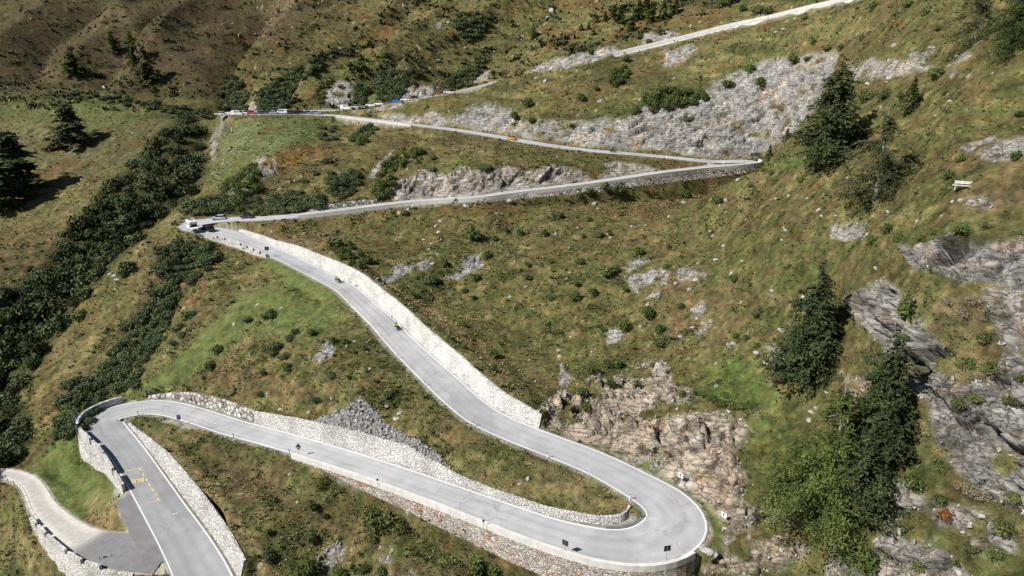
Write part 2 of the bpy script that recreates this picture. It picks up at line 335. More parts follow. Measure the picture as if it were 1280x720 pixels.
def height(x, y, mask=False):
    zn = bil(GZ2, x, y)
    z1, m1 = corridor(x, y, zn, main, True)
    z2, m2 = corridor(x, y, z1, side, True)
    z2 = np.where(m1 < .3, z1, z2)
    return (z2, m1, m2) if mask else z2

print('T', round(time.time()-T0,1))
# ------------------------------------------------------------------ terrain mesh: fine where it is near, coarse where it is far
def new_mesh(name, V, Fq, mat, parent=None, smooth_=True, tris=False):
    me = bpy.data.meshes.new(name); V = np.asarray(V, np.float32); Fq = np.asarray(Fq, np.int32)
    k = Fq.shape[1]
    me.vertices.add(len(V)); me.vertices.foreach_set('co', V.ravel())
    me.loops.add(Fq.size); me.loops.foreach_set('vertex_index', Fq.ravel())
    me.polygons.add(len(Fq)); me.polygons.foreach_set('loop_start', np.arange(0, Fq.size, k, dtype=np.int32))
    me.polygons.foreach_set('loop_total', np.full(len(Fq), k, np.int32))
    me.polygons.foreach_set('use_smooth', np.full(len(Fq), smooth_, bool))
    me.update(calc_edges=True)
    if mat: me.materials.append(mat)
    o = bpy.data.objects.new(name, me); scene.collection.objects.link(o); o.parent = parent
    return o
NA_IN, NA_OUT, NR = 1080, 60, 1000
QUICK = False
az_in = np.radians(np.linspace(-46, 46, NA_IN)); az_l = np.radians(np.linspace(-66, -46.3, NA_OUT)); az_r = np.radians(np.linspace(46.3, 66, NA_OUT))
AZ = np.r_[az_l, az_in, az_r]
rc = np.r_[np.arange(14, 130, .5), np.arange(130, 330, 1.), np.arange(330, 900, 2.5)]
sa, ca = np.sin(AZ), np.cos(AZ)
sub = np.arange(0, len(AZ), 4)
X = rc[:, None]*sa[sub][None]; Y = rc[:, None]*ca[sub][None]
Zc = height(X.ravel(), Y.ravel()).reshape(X.shape)
phi = np.arctan2(Zc, rc[:, None]*np.ones_like(Zc)); dist = np.sqrt(rc[:, None]**2+Zc**2)
dphi = np.abs(np.diff(phi, axis=0)); ds = np.sqrt(np.diff(rc)[:, None]**2+np.diff(Zc, axis=0)**2)/dist[1:]
dw = dphi + .22*ds
cdf = np.vstack([np.zeros(dw.shape[1]), np.cumsum(dw, axis=0)]); cdf /= cdf[-1]
ker = np.hanning(15); ker /= ker.sum()
cdf = np.apply_along_axis(lambda c: np.convolve(np.pad(c, 7, mode='edge'), ker, 'valid'), 1, cdf)
q = np.linspace(0, 1, NR)
Rs = np.stack([np.interp(q, cdf[:, k], rc) for k in range(len(sub))], 1)
Rf = np.stack([np.interp(np.arange(len(AZ)), sub, Rs[j]) for j in range(NR)], 0)
TX = (Rf*sa[None]).ravel(); TY = (Rf*ca[None]).ravel()
TZ, M1, M2 = height(TX, TY, True)
shape = (NR, len(AZ))
P = np.stack([TX, TY, TZ], 1)
def normals(P):
    G = P.reshape(*shape, 3); du = np.gradient(G, axis=1); dv = np.gradient(G, axis=0)
    n = np.cross(du, dv).reshape(-1, 3); n /= np.linalg.norm(n, axis=1)[:, None]+1e-12; n[n[:, 2] < 0] *= -1
    return n
N0 = normals(P)
U0, V0, D0 = project(P)
# warp the photo coordinates by noise that lives in the world so that borders are ragged
wu = U0 + fbm(P, 1/7., 4, 11)*F/D0*2.2; wv = V0 + fbm(P, 1/7., 4, 31)*F/D0*1.6
def inpoly(poly, soft):
    """signed pixel distance style mask (1 inside)"""
    p = np.array(poly, float); x0, y0 = p.min(0)-30; x1, y1 = p.max(0)+30
    m = np.nonzero((wu > x0) & (wu < x1) & (wv > y0) & (wv < y1) & (D0 > 0))[0]
    out = np.zeros(len(wu), np.float32)
    x, y = wu[m], wv[m]; ins = np.zeros(len(m), bool); d = np.full(len(m), 1e9)
    for a, b in zip(p, np.roll(p, -1, axis=0)):
        c = ((a[1] > y) != (b[1] > y)) & (x < (b[0]-a[0])*(y-a[1])/(b[1]-a[1]+1e-12)+a[0]); ins ^= c
        v = b-a; t = np.clip(((x-a[0])*v[0]+(y-a[1])*v[1])/((v**2).sum()+1e-9), 0, 1); d = np.minimum(d, np.hypot(x-a[0]-t*v[0], y-a[1]-t*v[1]))
    sd_ = np.where(ins, d, -d); out[m] = smooth(-soft, soft, sd_); return out
GUL = [(238,128),(205,160),(178,190),(150,212),(128,232),(108,262),(88,288),(62,304),(56,330),(24,350),(-30,368),(-40,620),(0,582),(30,560),(45,520),(22,500),(42,470),(58,438),(76,416),(98,384),(118,360),(132,342),(162,312),(192,284),(206,268),(228,260),(252,238),(262,212),(256,190),(252,160)]
ROCKS = [ # polygon, softness px, relief m, tint (0 grey .. 1 tan), cover 0..1
 ([(556,152),(585,136),(600,128),(640,137),(660,156),(720,153),(780,149),(830,122),(860,126),(900,100),(950,80),(985,74),(1010,68),(1046,66),(1042,95),(1024,125),(1006,150),(985,170),(962,186),(935,193),(900,195.5),(850,191.5),(790,186.5),(740,182.5),(690,176),(630,166),(590,159)], 6, .9, .10, .76),
 ([(487,240),(505,224),(530,212),(560,224),(575,210),(600,216),(625,208),(660,215),(690,206),(720,214),(738,220),(742,228),(700,232),(660,238),(610,244),(560,248),(520,250),(490,250)], 3, 1.2, .3, .85),
 ([(752,206),(775,202),(815,210),(830,215),(790,220),(752,222)], 3, .5, .3, .7),
 ([(676,512),(700,495),(740,475),(760,485),(780,475),(800,458),(825,452),(835,480),(860,488),(880,500),(905,508),(928,522),(940,545),(918,575),(936,600),(928,622),(962,642),(1012,652),(1018,690),(965,725),(885,712),(905,690),(903,650),(872,622),(830,595),(780,572),(720,551),(690,534)], 8, 1.5, .72, .66),
 ([(1122,310),(1180,298),(1222,300),(1300,296),(1300,360),(1240,350),(1190,352),(1160,345)], 4, 2.4, .10, .92),
 ([(1062,372),(1100,352),(1140,372),(1160,410),(1185,440),(1200,470),(1230,470),(1300,400),(1300,640),(1240,625),(1205,600),(1172,560),(1160,500),(1130,470),(1108,430),(1080,405)], 7, 2.4, .10, .66),
 ([(1230,360),(1300,350),(1300,440),(1250,430)], 5, 1.2, .2, .7),
 ([(1060,640),(1130,600),(1180,640),(1240,650),(1290,690),(1260,740),(1120,740),(1030,740)], 10, 1.2, .2, .5),
 ([(588,322),(606,318),(600,335),(570,352),(556,350)], 3, .5, .1, .8), ([(470,350),(505,335),(530,325),(535,335),(500,345),(475,356)], 2.5, .4, .1, .8),
 ([(778,338),(800,325),(838,335),(830,365),(800,372),(785,350)], 6, .6, .15, .55), ([(845,330),(880,345),(870,365),(850,352)], 4, .4, .15, .5),
 ([(850,390),(880,380),(885,410),(870,425),(855,410)], 4, .5, .15, .5), ([(895,425),(925,428),(920,445),(900,440)], 3, .4, .2, .5), ([(762,415),(785,412),(780,428),(765,430)], 2.5, .3, .15, .6),
 ([(960,365),(990,368),(985,382),(962,380)], 3, .4, .15, .4), ([(1040,285),(1080,280),(1078,298),(1045,303)], 3, .7, .1, .8), ([(950,430),(990,440),(980,470),(955,455)], 5, .5, .2, .5),
 ([(1062,82),(1100,74),(1150,60),(1210,66),(1205,78),(1130,90),(1070,98)], 5, .5, .35, .5), ([(1200,190),(1235,175),(1290,165),(1290,195),(1215,198)], 4, .5, .15, .6), ([(1180,90),(1240,88),(1238,100),(1185,102)], 3, .4, .3, .5),
 ([(1190,245),(1240,240),(1245,256),(1195,258)], 4, .4, .15, .4),
 ([(304,141),(312,130),(325,122),(333,132),(334,142)], 2, .8, .35, .9), ([(496,128),(505,112),(520,106),(545,110),(540,120),(515,126)], 2, 1., .25, .9),
 ([(405,118),(425,100),(440,105),(440,128),(425,134),(408,128)], 3, .8, .15, .6), ([(425,134),(520,128),(500,136),(430,140)], 2, .4, .2, .5),
 ([(455,152),(480,143),(530,146),(545,158),(510,157)], 2, .5, .2, .5),([(515,150),(545,140),(560,152),(545,160)], 2, .6, .1, .8),
 ([(592,103),(600,92),(612,88),(610,100)], 2, .6, .1, .8), ([(662,88),(690,74),(720,66),(770,58),(776,66),(745,74),(690,90)], 2.5, .7, .15, .75), ([(800,44),(830,36),(850,44),(830,52),(806,56)], 3, .5, .2, .6),
 ([(830,66),(868,56),(872,60),(845,80),(832,82)], 2, .7, .1, .9), ([(920,30),(945,12),(962,15),(962,22),(930,28)], 3, .5, .3, .5), ([(540,35),(556,22),(548,38)], 2, .4, .1, .7),
 ([(318,202),(340,195),(345,215),(325,225),(300,265),(278,262),(290,240),(310,228)], 5, .9, .3, .55), ([(415,228),(435,212),(440,216),(422,232)], 2, .3, .3, .7), ([(462,222),(478,198),(490,190),(484,204),(468,222)], 2, .4, .1, .8),
 ([(262,190),(272,150),(282,142),(276,170),(268,200)], 3, .4, .1, .6), ([(388,452),(412,428),(418,436),(398,456)], 2.5, .4, .1, .7),
 ([(392,525),(422,512),(452,505),(470,520),(482,535),(520,548),(562,590),(545,592),(500,566),(450,545),(400,532)], 4, .5, .05, .95),
 ([(395,700),(410,680),(440,678),(480,690),(470,715),(400,725)], 6, .5, .1, .5), ([(430,600),(448,596),(446,612),(432,612)], 3, .3, .2, .5),
 ([(470,240),(540,225),(560,240),(530,250)], 3, .4, .3, .4),([(700,455),(715,470),(705,480)], 2, .4, .2, .6),
 ([(1020,455),(1060,450),(1090,480),(1070,510),(1040,490)], 7, .6, .6, .3), ([(450,695),(520,690),(540,740),(440,740)], 6, .4, .1, .4),
 ([(1100,395),(1140,400),(1150,430),(1120,440)], 4, 1., .3, .8),
]
rock = np.zeros(len(P), np.float32); relief = np.zeros(len(P), np.float32); tint = np.zeros(len(P), np.float32)
patch = fbm(P*np.array([1, 1, 1.6]), 1/5., 4, 71)
for poly, soft, rel, tn, cov in ROCKS:
    m = inpoly(poly, soft); m = m*smooth(-.12, .12, patch*.9 + (cov-.5)*1.15)
    new = m > rock
    relief = np.where(new, m*rel, relief); tint = np.where(new, tn, tint); rock = np.maximum(rock, m)
free = smooth(.3, 5.0, M1)*smooth(.2, 2.0, M2)                    # keep relief off the roads
rock *= smooth(.3, .9, M1)*smooth(.3, .9, M2)
# rocky relief: tilted blocks along strata plus cracks
rm = np.nonzero(rock > .02)[0]; Q = P[rm]
st = np.array([[.50, .05, .22], [-.05, .95, .10], [-.78, -.15, 1.45]])           # strata frame
Qs = Q @ st.T + np.stack([fbm(Q, 1/4., 2, 41), fbm(Q, 1/4., 2, 42), fbm(Q, 1/4., 2, 43)], 1)*1.1
a1, a2, ar, at = cells(Qs, 1/5.5, 3); b1, b2, br, bt_ = cells(Qs*np.array([1, 1, 1.4]), 1/1.9, 9); c1, c2, cr, ct = cells(Qs, 1/.75, 15)
disp = (ar-.4)*1.1 + at*1.3 + (br-.5)*.55 + bt_*.65 + (cr-.5)*.14 + ct*.16
disp -= .55*(1-smooth(0, .10, a2-a1)) + .28*(1-smooth(0, .12, b2-b1)) + .05*(1-smooth(0, .15, c2-c1))
crack = np.zeros(len(P), np.float32); crack[rm] = np.maximum((1-smooth(0, .07, a2-a1)), .7*(1-smooth(0, .10, b2-b1)))
brv = np.zeros(len(P), np.float32); brv[rm] = .5*br+.3*ar+.2*cr
# turf relief: tussocks and hummocks, some terraces trodden across the slope
hum = fbm(P, 1/6., 3, 51)*.55 + fbm(P, 1/1.6, 3, 55)*.28*smooth(420, 120, D0)
P += N0*(hum*free*(1-rock*.6))[:, None]
P[rm] += N0[rm]*(disp*relief[rm]*free[rm])[:, None]
P[:, 2] -= 0
Z_T = P[:, 2].reshape(shape)

print('T', round(time.time()-T0,1))
# ground colours (real albedo), blended by world noise and broad zones of vegetation
def col(*c): return np.array(c, np.float32)
OLIVE = col(.126,.114,.046); GREEN = col(.084,.102,.036); BRIGHT = col(.092,.130,.036); BROWN = col(.135,.098,.052); RUST = col(.150,.070,.028); STRAW = col(.235,.190,.095)
LGREEN = col(.125,.150,.052); DARK = col(.038,.045,.018); HEATH = col(.078,.058,.034); SAGE = col(.125,.140,.075); ORANGE = col(.24,.115,.025); PINK = col(.16,.105,.075)
n1 = fbm(P, 1/22., 4, 101); n2 = fbm(P, 1/9., 4, 111); n3 = fbm(P, 1/2.5, 4, 121); n4 = fbm(P*np.array([1, 1, 1.2]), 1/.7, 3, 131); n5 = fbm(P, 1/4.5, 4, 141)
def mixc(C, c, w): return C*(1-w[:, None]) + c*w[:, None]
C = np.repeat(OLIVE[None], len(P), 0)
C = mixc(C, BROWN, smooth(-.05, .35, n1+n2*.6)*.65)
C = mixc(C, GREEN, smooth(0, .4, -n1*.6+n5*.9)*.6)
C = mixc(C, STRAW, smooth(.12, .5, n3*.8-n2*.5)*.38)
C = mixc(C, RUST, smooth(.20, .5, fbm(P, 1/5., 4, 147))*.22)
def band(poly, c, s, soft=3): 
    global C
    C = mixc(C, c, inpoly(poly, soft)*s)
ZONES = [ # centre u, v, radii, angle deg, colour, strength
 (60,250,210,90,10,STRAW,.30),(60,170,190,45,6,SAGE,.45),(120,140,160,30,6,GREEN,.35),(160,200,100,60,0,HEATH,.35),(60,330,90,60,0,HEATH,.45),(40,300,60,30,0,BROWN,.3),
 (100,60,260,60,-10,HEATH,.80),(330,40,60,60,-40,HEATH,.5),(60,40,90,40,0,DARK,.35),(150,20,60,14,-20,STRAW,.7),(185,35,40,8,-25,BRIGHT,.35),(230,60,60,40,-30,BROWN,.5),(190,110,120,16,5,DARK,.5),(250,95,60,25,20,HEATH,.7),(100,95,60,14,0,STRAW,.35),
 (400,40,90,60,-40,HEATH,.35),(350,20,70,20,-35,PINK,.5),(440,100,60,40,0,GREEN,.4),(560,60,60,20,-40,OLIVE,.5),(590,40,60,14,-40,STRAW,.25),(510,30,50,14,-40,STRAW,.25),(470,60,40,10,-40,STRAW,.3),(470,45,40,14,-40,RUST,.3),
 (720,35,90,16,-28,STRAW,.3),(770,45,40,6,-30,RUST,.6),(700,52,30,8,-30,RUST,.45),(880,20,30,8,-15,RUST,.5),(860,14,70,20,-15,BROWN,.4),
 (330,165,70,30,-5,SAGE,.75),(390,165,40,18,0,GREEN,.6),(360,200,45,13,-20,ORANGE,.48),(395,190,30,12,0,RUST,.4),(310,185,40,8,-30,SAGE,.5),(300,150,25,6,0,STRAW,.5),
 (470,175,60,18,10,STRAW,.3),(560,180,60,12,10,STRAW,.35),(640,200,60,12,5,OLIVE,.4),(700,195,80,12,3,GREEN,.45),(430,240,60,20,-10,OLIVE,.3),(290,225,30,30,0,DARK,.45),
 (640,110,90,22,-20,STRAW,.32),(760,90,80,30,-20,BROWN,.35),(760,140,70,12,-10,GREEN,.45),(880,80,80,20,-25,STRAW,.25),(1040,40,80,25,-15,STRAW,.28),(1120,30,20,6,-10,RUST,.55),(1180,20,90,30,0,OLIVE,.3),(1150,110,120,40,0,BROWN,.35),(1120,130,50,20,0,GREEN,.4),
 (1240,230,80,50,0,BROWN,.4),(1260,245,40,16,0,PINK,.35),(1000,200,40,14,0,GREEN,.6),(975,205,36,7,0,BRIGHT,.6),(960,225,30,8,0,PINK,.45),(940,250,40,14,0,BROWN,.5),(1120,220,60,40,0,OLIVE,.3),
 (380,285,70,8,4,OLIVE,.4),(370,283,16,10,-60,BRIGHT,.35),(450,300,70,14,10,BROWN,.35),(600,300,100,30,0,BROWN,.22),(760,280,100,30,0,BROWN,.35),(790,265,40,8,0,RUST,.3),(820,300,60,30,0,BROWN,.3),(950,330,100,40,0,GREEN,.40),(1000,330,80,30,0,OLIVE,.3),(1010,350,40,14,0,BRIGHT,.3),
 (700,420,120,50,-20,OLIVE,.3),(760,440,60,14,-30,STRAW,.15),(860,420,60,40,0,STRAW,.22),(680,470,50,14,20,STRAW,.3),(920,480,60,30,15,BRIGHT,.75),(905,500,40,10,15,BRIGHT,.7),(960,560,40,60,10,BRIGHT,.6),(1000,520,60,40,0,GREEN,.45),(1000,470,40,12,0,PINK,.6),(985,445,60,20,20,STRAW,.3),(1150,360,60,25,0,STRAW,.3),
 (1200,390,50,30,0,PINK,.4),(1180,480,60,40,0,STRAW,.2),(1230,650,90,50,0,HEATH,.3),(1190,430,30,20,0,OLIVE,.5),(1100,690,100,40,0,GREEN,.3),(1215,500,40,10,0,OLIVE,.7),
 (560,470,16,60,-40,STRAW,.7),(610,470,60,8,42,STRAW,.6),(470,350,60,5,32,STRAW,.45),(400,310,50,4,24,STRAW,.6),(350,296,50,5,18,PINK,.5),(540,415,40,6,42,STRAW,.5),
 (385,370,34,6,37,BRIGHT,.95),(350,340,26,12,45,BRIGHT,.9),(340,345,30,6,-50,STRAW,.35),(370,400,60,30,0,LGREEN,.6),(330,385,50,30,-20,LGREEN,.5),(260,430,95,20,-40,LGREEN,.6),(200,480,80,14,-25,LGREEN,.6),(300,380,70,8,-45,STRAW,.45),(245,410,60,6,-50,BROWN,.7),
 (200,340,50,50,0,BROWN,.35),(120,430,80,30,-50,STRAW,.22),(110,480,70,20,-50,PINK,.2),(170,400,60,12,-40,HEATH,.4),(120,520,60,20,-30,HEATH,.35),(270,330,30,20,0,OLIVE,.4),(290,325,20,8,0,BRIGHT,.35),
 (280,470,60,30,10,BROWN,.55),(330,480,90,16,10,BROWN,.45),(420,460,60,30,30,BROWN,.3),(480,440,24,10,30,SAGE,.5),(490,470,24,8,30,SAGE,.5),(560,540,70,20,30,BROWN,.4),(620,580,70,20,18,GREEN,.35),(720,610,80,18,22,STRAW,.35),(740,625,60,12,14,STRAW,.4),(600,590,60,8,12,STRAW,.35),(640,545,100,5,28,STRAW,.35),
 (780,600,120,5,30,GREEN,.75),(870,640,14,40,-30,BRIGHT,.6),(895,640,10,40,0,BRIGHT,.6),(860,605,60,7,35,BRIGHT,.45),(890,700,30,14,0,OLIVE,.4),
 (110,590,60,40,-50,BRIGHT,.8),(80,570,40,20,-50,BRIGHT,.85),(130,625,30,20,30,STRAW,.5),(150,665,30,14,0,STRAW,.8),(120,650,40,16,35,STRAW,.5),(20,640,60,20,0,GREEN,.4),(40,690,60,30,30,STRAW,.55),(60,660,30,14,40,STRAW,.4),(10,625,30,12,0,STRAW,.3),(70,705,20,16,0,GREEN,.5),
 (300,580,80,30,30,HEATH,.40),(350,620,90,40,30,BROWN,.35),(290,600,60,6,55,PINK,.35),(230,545,30,5,20,STRAW,.6),(190,525,25,10,40,GREEN,.45),(260,538,60,4,16,STRAW,.6),(400,600,50,30,0,GREEN,.35),(470,650,50,20,30,OLIVE,.5),(520,690,80,14,25,GREEN,.5),(420,680,60,30,0,STRAW,.2),(450,610,40,8,30,OLIVE,.6),(560,700,60,10,25,BRIGHT,.35),
]
for cu, cv, ru, rv, an, c, s in ZONES:
    a = math.radians(an); dx = wu-cu; dy = wv-cv; x = (dx*math.cos(a)+dy*math.sin(a))/ru; y = (-dx*math.sin(a)+dy*math.cos(a))/rv
    d = np.sqrt(x*x+y*y); w = (1-smooth(.55, 1.15, d + n5*.35))*s
    C = mixc(C, c, w)
gm = inpoly(GUL, 4); C = mixc(C, DARK, gm*.85)
# fine mottling: tussocks, dwarf shrubs, dead grass
dwarf = smooth(.10, .34, fbm(P, 1/2.2, 4, 161, .6)+n1*.25)
C = mixc(C, DARK*.5+GREEN*.5, dwarf*.50)
far_ = smooth(260, 140, D0); C *= (1 + n3*.65 + n4*.6*far_)[:, None].clip(.30, 2.2)
C = mixc(C, RUST*.8, smooth(.10, .4, fbm(P, 1/14., 4, 149))*(1-far_)*.45)
sp_ = fbm(P, 1/1.15, 3, 163, .6); C = mixc(C, DARK*.6+BROWN*.25, smooth(.16, .36, sp_ + n5*.3)*.38)
C = mixc(C, DARK, smooth(.02, .28, fbm(P*np.array([.55, .3, 3.2]), 1/10., 4, 167))*(1-far_)*.6*(V0 < 150))
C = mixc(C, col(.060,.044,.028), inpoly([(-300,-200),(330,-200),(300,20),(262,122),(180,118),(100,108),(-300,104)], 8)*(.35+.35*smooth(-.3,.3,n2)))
C = C*.99
lawn = np.maximum.reduce([inpoly([(335,318),(356,325),(402,352),(430,368),(442,386),(420,384),(395,374),(358,352),(338,338)], 4)*.95, inpoly([(345,350),(395,375),(425,390),(415,415),(380,412),(330,400),(300,420),(255,460),(190,492),(130,498),(200,462),(250,410),(300,372)], 9)*.62,
  inpoly([(95,545),(96,582),(130,590),(152,612),(130,640),(95,650),(72,640),(60,600),(40,590),(60,570)], 7)*.85, inpoly([(300,148),(400,146),(432,152),(420,166),(380,175),(320,200),(285,235),(265,235),(275,180)], 6)*.45, inpoly([(0,118),(130,122),(170,140),(120,165),(60,150),(0,160)], 14)*.45, inpoly([(780,560),(830,582),(875,612),(900,640),(905,690),(890,690),(888,650),(860,618),(800,585),(765,562)], 3)*.7])
C = mixc(C, LGREEN*(1+n3*.35+n4*.25)[:, None].clip(.5, 1.6), lawn)
C = mixc(C, col(.36,.33,.28)*(1+n4[:, None]*.15), inpoly([(138,612),(152,606),(166,622),(176,646),(180,662),(166,678),(148,680),(154,662),(148,638)], 2)*.9)
for pl_, st_ in (([(100,632),(118,618),(140,612),(150,640),(155,664),(145,678),(120,668)], .6), ([(345,296),(400,311),(440,326),(482,350),(545,385),(602,430),(650,484),(664,500),(655,503),(600,450),(540,402),(470,352),(430,333),(380,312),(345,303)], .75), ([(180,530),(205,545),(235,575),(285,635),(345,722),(325,722),(272,642),(222,582),(190,548)], .7), ([(565,600),(700,630),(780,650),(785,640),(700,612),(600,592)], .45), ([(300,505),(380,520),(440,538),(500,555),(560,590),(565,598),(500,566),(420,540),(320,520),(250,500)], .4), ([(540,470),(640,560),(780,625),(795,640),(700,600),(600,545),(545,500)], .25)):
    C = mixc(C, STRAW*.95*(1+n4*.35)[:, None], inpoly(pl_, 3)*st_)
C = mixc(C, STRAW, smooth(.25, .6, n4)*.30)
# stones lying in the turf
ss = cells(P, 1/1.3, 77)[:]; stone = ((ss[2] > .990-.02*smooth(0, .4, n1)) & (ss[0] < .33)).astype(np.float32)
stone *= (U0 > 270)
C = mixc(C, col(.42, .40, .37), stone*.85)
# rock colour
gk = col(.31,.305,.295); tk = col(.40,.315,.225); dk = col(.17,.165,.155)
R = gk*(1-tint[:, None]) + tk*tint[:, None]
rn = fbm(P, 1/3., 4, 181); rn2 = fbm(P@st.T*np.array([.5, .5, 2.]), 1/.8, 3, 191)
R = mixc(R, dk, smooth(.05, .5, rn)*.55); R = mixc(R, col(.46,.34,.23), smooth(.12, .4, fbm(P, 1/4., 3, 201)+tint*.16-.12)*.5); R = mixc(R, col(.50,.48,.45), smooth(.15, .45, -rn)*.6)
R *= (.70 + .55*brv + rn2*.45)[:, None].clip(.3, 1.8)
R *= (1 - .35*crack)[:, None]; R *= 1.14 + .12*tint[:, None]
lich = smooth(.15, .4, fbm(P, 1/1.8, 4, 211) - .05)*(N0[:, 2] > .35)
R = mixc(R, C*1.0, lich*.75)
C = mixc(C, R, rock)
# gravel strips beside the asphalt, the lane and the lay-by
grav = (1-smooth(.15, .7, M1 + n3*.5))
C = mixc(C, col(.33,.315,.28)*(1+n4[:, None]*.3), grav*.8)
C = mixc(C, col(.45,.42,.37)*(1+n4[:, None]*.25), (1-smooth(-.2, .25, M2 + n3*.25)))
C = mixc(C, col(.36,.34,.31)*(1+n4[:, None]*.15), inpoly([(140,612),(155,607),(168,625),(180,650),(178,668),(165,676),(150,675),(160,655),(150,635)], 2.5)*.95)
C = mixc(C, col(.36,.33,.29)*(1+n4[:, None]*.15), inpoly([(200,522),(213,520),(245,527),(275,535),(230,533),(205,527)], 1.5)*.9)
C = C.clip(.008, .8); streak = fbm(P*np.array([.55, .3, 3.2]), 1/10., 4, 167)
print('T', round(time.time()-T0,1))
# ------------------------------------------------------------------ materials
MATS = {}
def nt(name, rough=.9, spec=.15):
    m = bpy.data.materials.new(name); m.use_nodes = True; b = m.node_tree.nodes['Principled BSDF']
    b.inputs['Roughness'].default_value = rough; b.inputs['Specular IOR Level'].default_value = spec; MATS[name] = m
    return m, m.node_tree, b
def noise_node(t, scale, detail=6, rough=.6, vec=None, dist=0):
    n = t.nodes.new('ShaderNodeTexNoise'); n.inputs['Scale'].default_value = scale; n.inputs['Detail'].default_value = detail; n.inputs['Roughness'].default_value = rough; n.inputs['Distortion'].default_value = dist
    if vec: t.links.new(vec, n.inputs['Vector'])
    return n
def ramp(t, fac, stops):
    r = t.nodes.new('ShaderNodeValToRGB'); e = r.color_ramp.elements
    while len(e) < len(stops): e.new(.5)
    for k, (p, c) in enumerate(stops): e[k].position = p; e[k].color = (*c, 1) if len(c) == 3 else c
    t.links.new(fac, r.inputs[0]); return r
def mix(t, mode, fac, a, b):
    m = t.nodes.new('ShaderNodeMix'); m.data_type = 'RGBA'; m.blend_type = mode
    for inp, val in ((m.inputs[0], fac), (m.inputs[6], a), (m.inputs[7], b)):
        if hasattr(val, 'is_output'): t.links.new(val, inp)
        else: inp.default_value = val if not isinstance(val, tuple) else (*val, 1)[:4]
    return m.outputs[2]
def bump(t, b, h, strength=.5, dist=.1):
    n = t.nodes.new('ShaderNodeBump'); n.inputs['Strength'].default_value = strength; n.inputs['Distance'].default_value = dist
    t.links.new(h, n.inputs['Height']); t.links.new(n.outputs[0], b.inputs['Normal'])
def geo(t): return t.nodes.new('ShaderNodeNewGeometry').outputs['Position']
def objc(t): return t.nodes.new('ShaderNodeTexCoord').outputs['Object']
def flat(name, c, rough=.6, spec=.3, metal=0, var=.0, scale=8):
    m, t, b = nt(name, rough, spec); b.inputs['Metallic'].default_value = metal
    if var:
        n = noise_node(t, scale, 4, .6, objc(t)); k = tuple(x*(1-var) for x in c); k2 = tuple(min(1, x*(1+var)) for x in c)
        t.links.new(ramp(t, n.outputs[0], [(.3, k), (.7, k2)]).outputs[0], b.inputs['Base Color'])
    else: b.inputs['Base Color'].default_value = (*c, 1)
    return m
# ground
m, t, b = nt('hillside', .95, .08)
at_ = t.nodes.new('ShaderNodeAttribute'); at_.attribute_name = 'Col'
g = geo(t); n = noise_node(t, .55, 12, .74, g); n2_ = noise_node(t, 2.2, 6, .7, g); hue = noise_node(t, .30, 8, .72, g)
v = ramp(t, n.outputs[0], [(.34, (.42,.40,.37)), (.46, (.88,.88,.86)), (.56, (1.12,1.12,1.10)), (.68, (1.75,1.7,1.55))])
hv = ramp(t, hue.outputs[0], [(.38, (.82,1.02,.80)), (.5, (1,1,1)), (.62, (1.12,1.0,.94))])
grass_c = mix(t, 'MULTIPLY', 1.0, mix(t, 'MULTIPLY', .85, at_.outputs[0], v.outputs[0]), hv.outputs[0])
# rock: bedding lines and joints
mp = t.nodes.new('ShaderNodeMapping'); mp.vector_type = 'POINT'; mp.inputs['Rotation'].default_value = (0, math.radians(28), .15); mp.inputs['Scale'].default_value = (.35, .8, 2.4); t.links.new(g, mp.inputs[0])
bed = noise_node(t, .9, 10, .72, mp.outputs[0]); vj = t.nodes.new('ShaderNodeTexVoronoi'); vj.feature = 'DISTANCE_TO_EDGE'; vj.inputs['Scale'].default_value = .55
wj = t.nodes.new('ShaderNodeVectorMath'); wj.operation = 'MULTIPLY_ADD'; wj.inputs[1].default_value = (1.1, 1.1, 1.1); t.links.new(n2_.outputs['Color'], wj.inputs[0]); t.links.new(mp.outputs[0], wj.inputs[2]); t.links.new(wj.outputs[0], vj.inputs['Vector'])
bc = ramp(t, bed.outputs[0], [(.30, (.45,.44,.43)), (.45, (.85,.85,.85)), (.58, (1.10,1.10,1.10)), (.72, (1.40,1.38,1.34))]); jc = ramp(t, vj.outputs[0], [(0, (.30,.29,.28)), (.05, (1,1,1))])
rock_c = mix(t, 'MULTIPLY', .8, mix(t, 'MULTIPLY', 1.0, at_.outputs[0], bc.outputs[0]), jc.outputs[0])
t.links.new(mix(t, 'MIX', at_.outputs['Alpha'], grass_c, rock_c), b.inputs['Base Color'])
rs_ = t.nodes.new('ShaderNodeMath'); rs_.operation = 'MULTIPLY_ADD'; t.links.new(jc.outputs[0], rs_.inputs[0]); rs_.inputs[1].default_value = .25; t.links.new(bed.outputs[0], rs_.inputs[2])
hm = t.nodes.new('ShaderNodeMix'); t.links.new(at_.outputs['Alpha'], hm.inputs[0]); t.links.new(n.outputs[0], hm.inputs[2]); t.links.new(rs_.outputs[0], hm.inputs[3])
bump(t, b, hm.outputs[0], 1.0, .9)
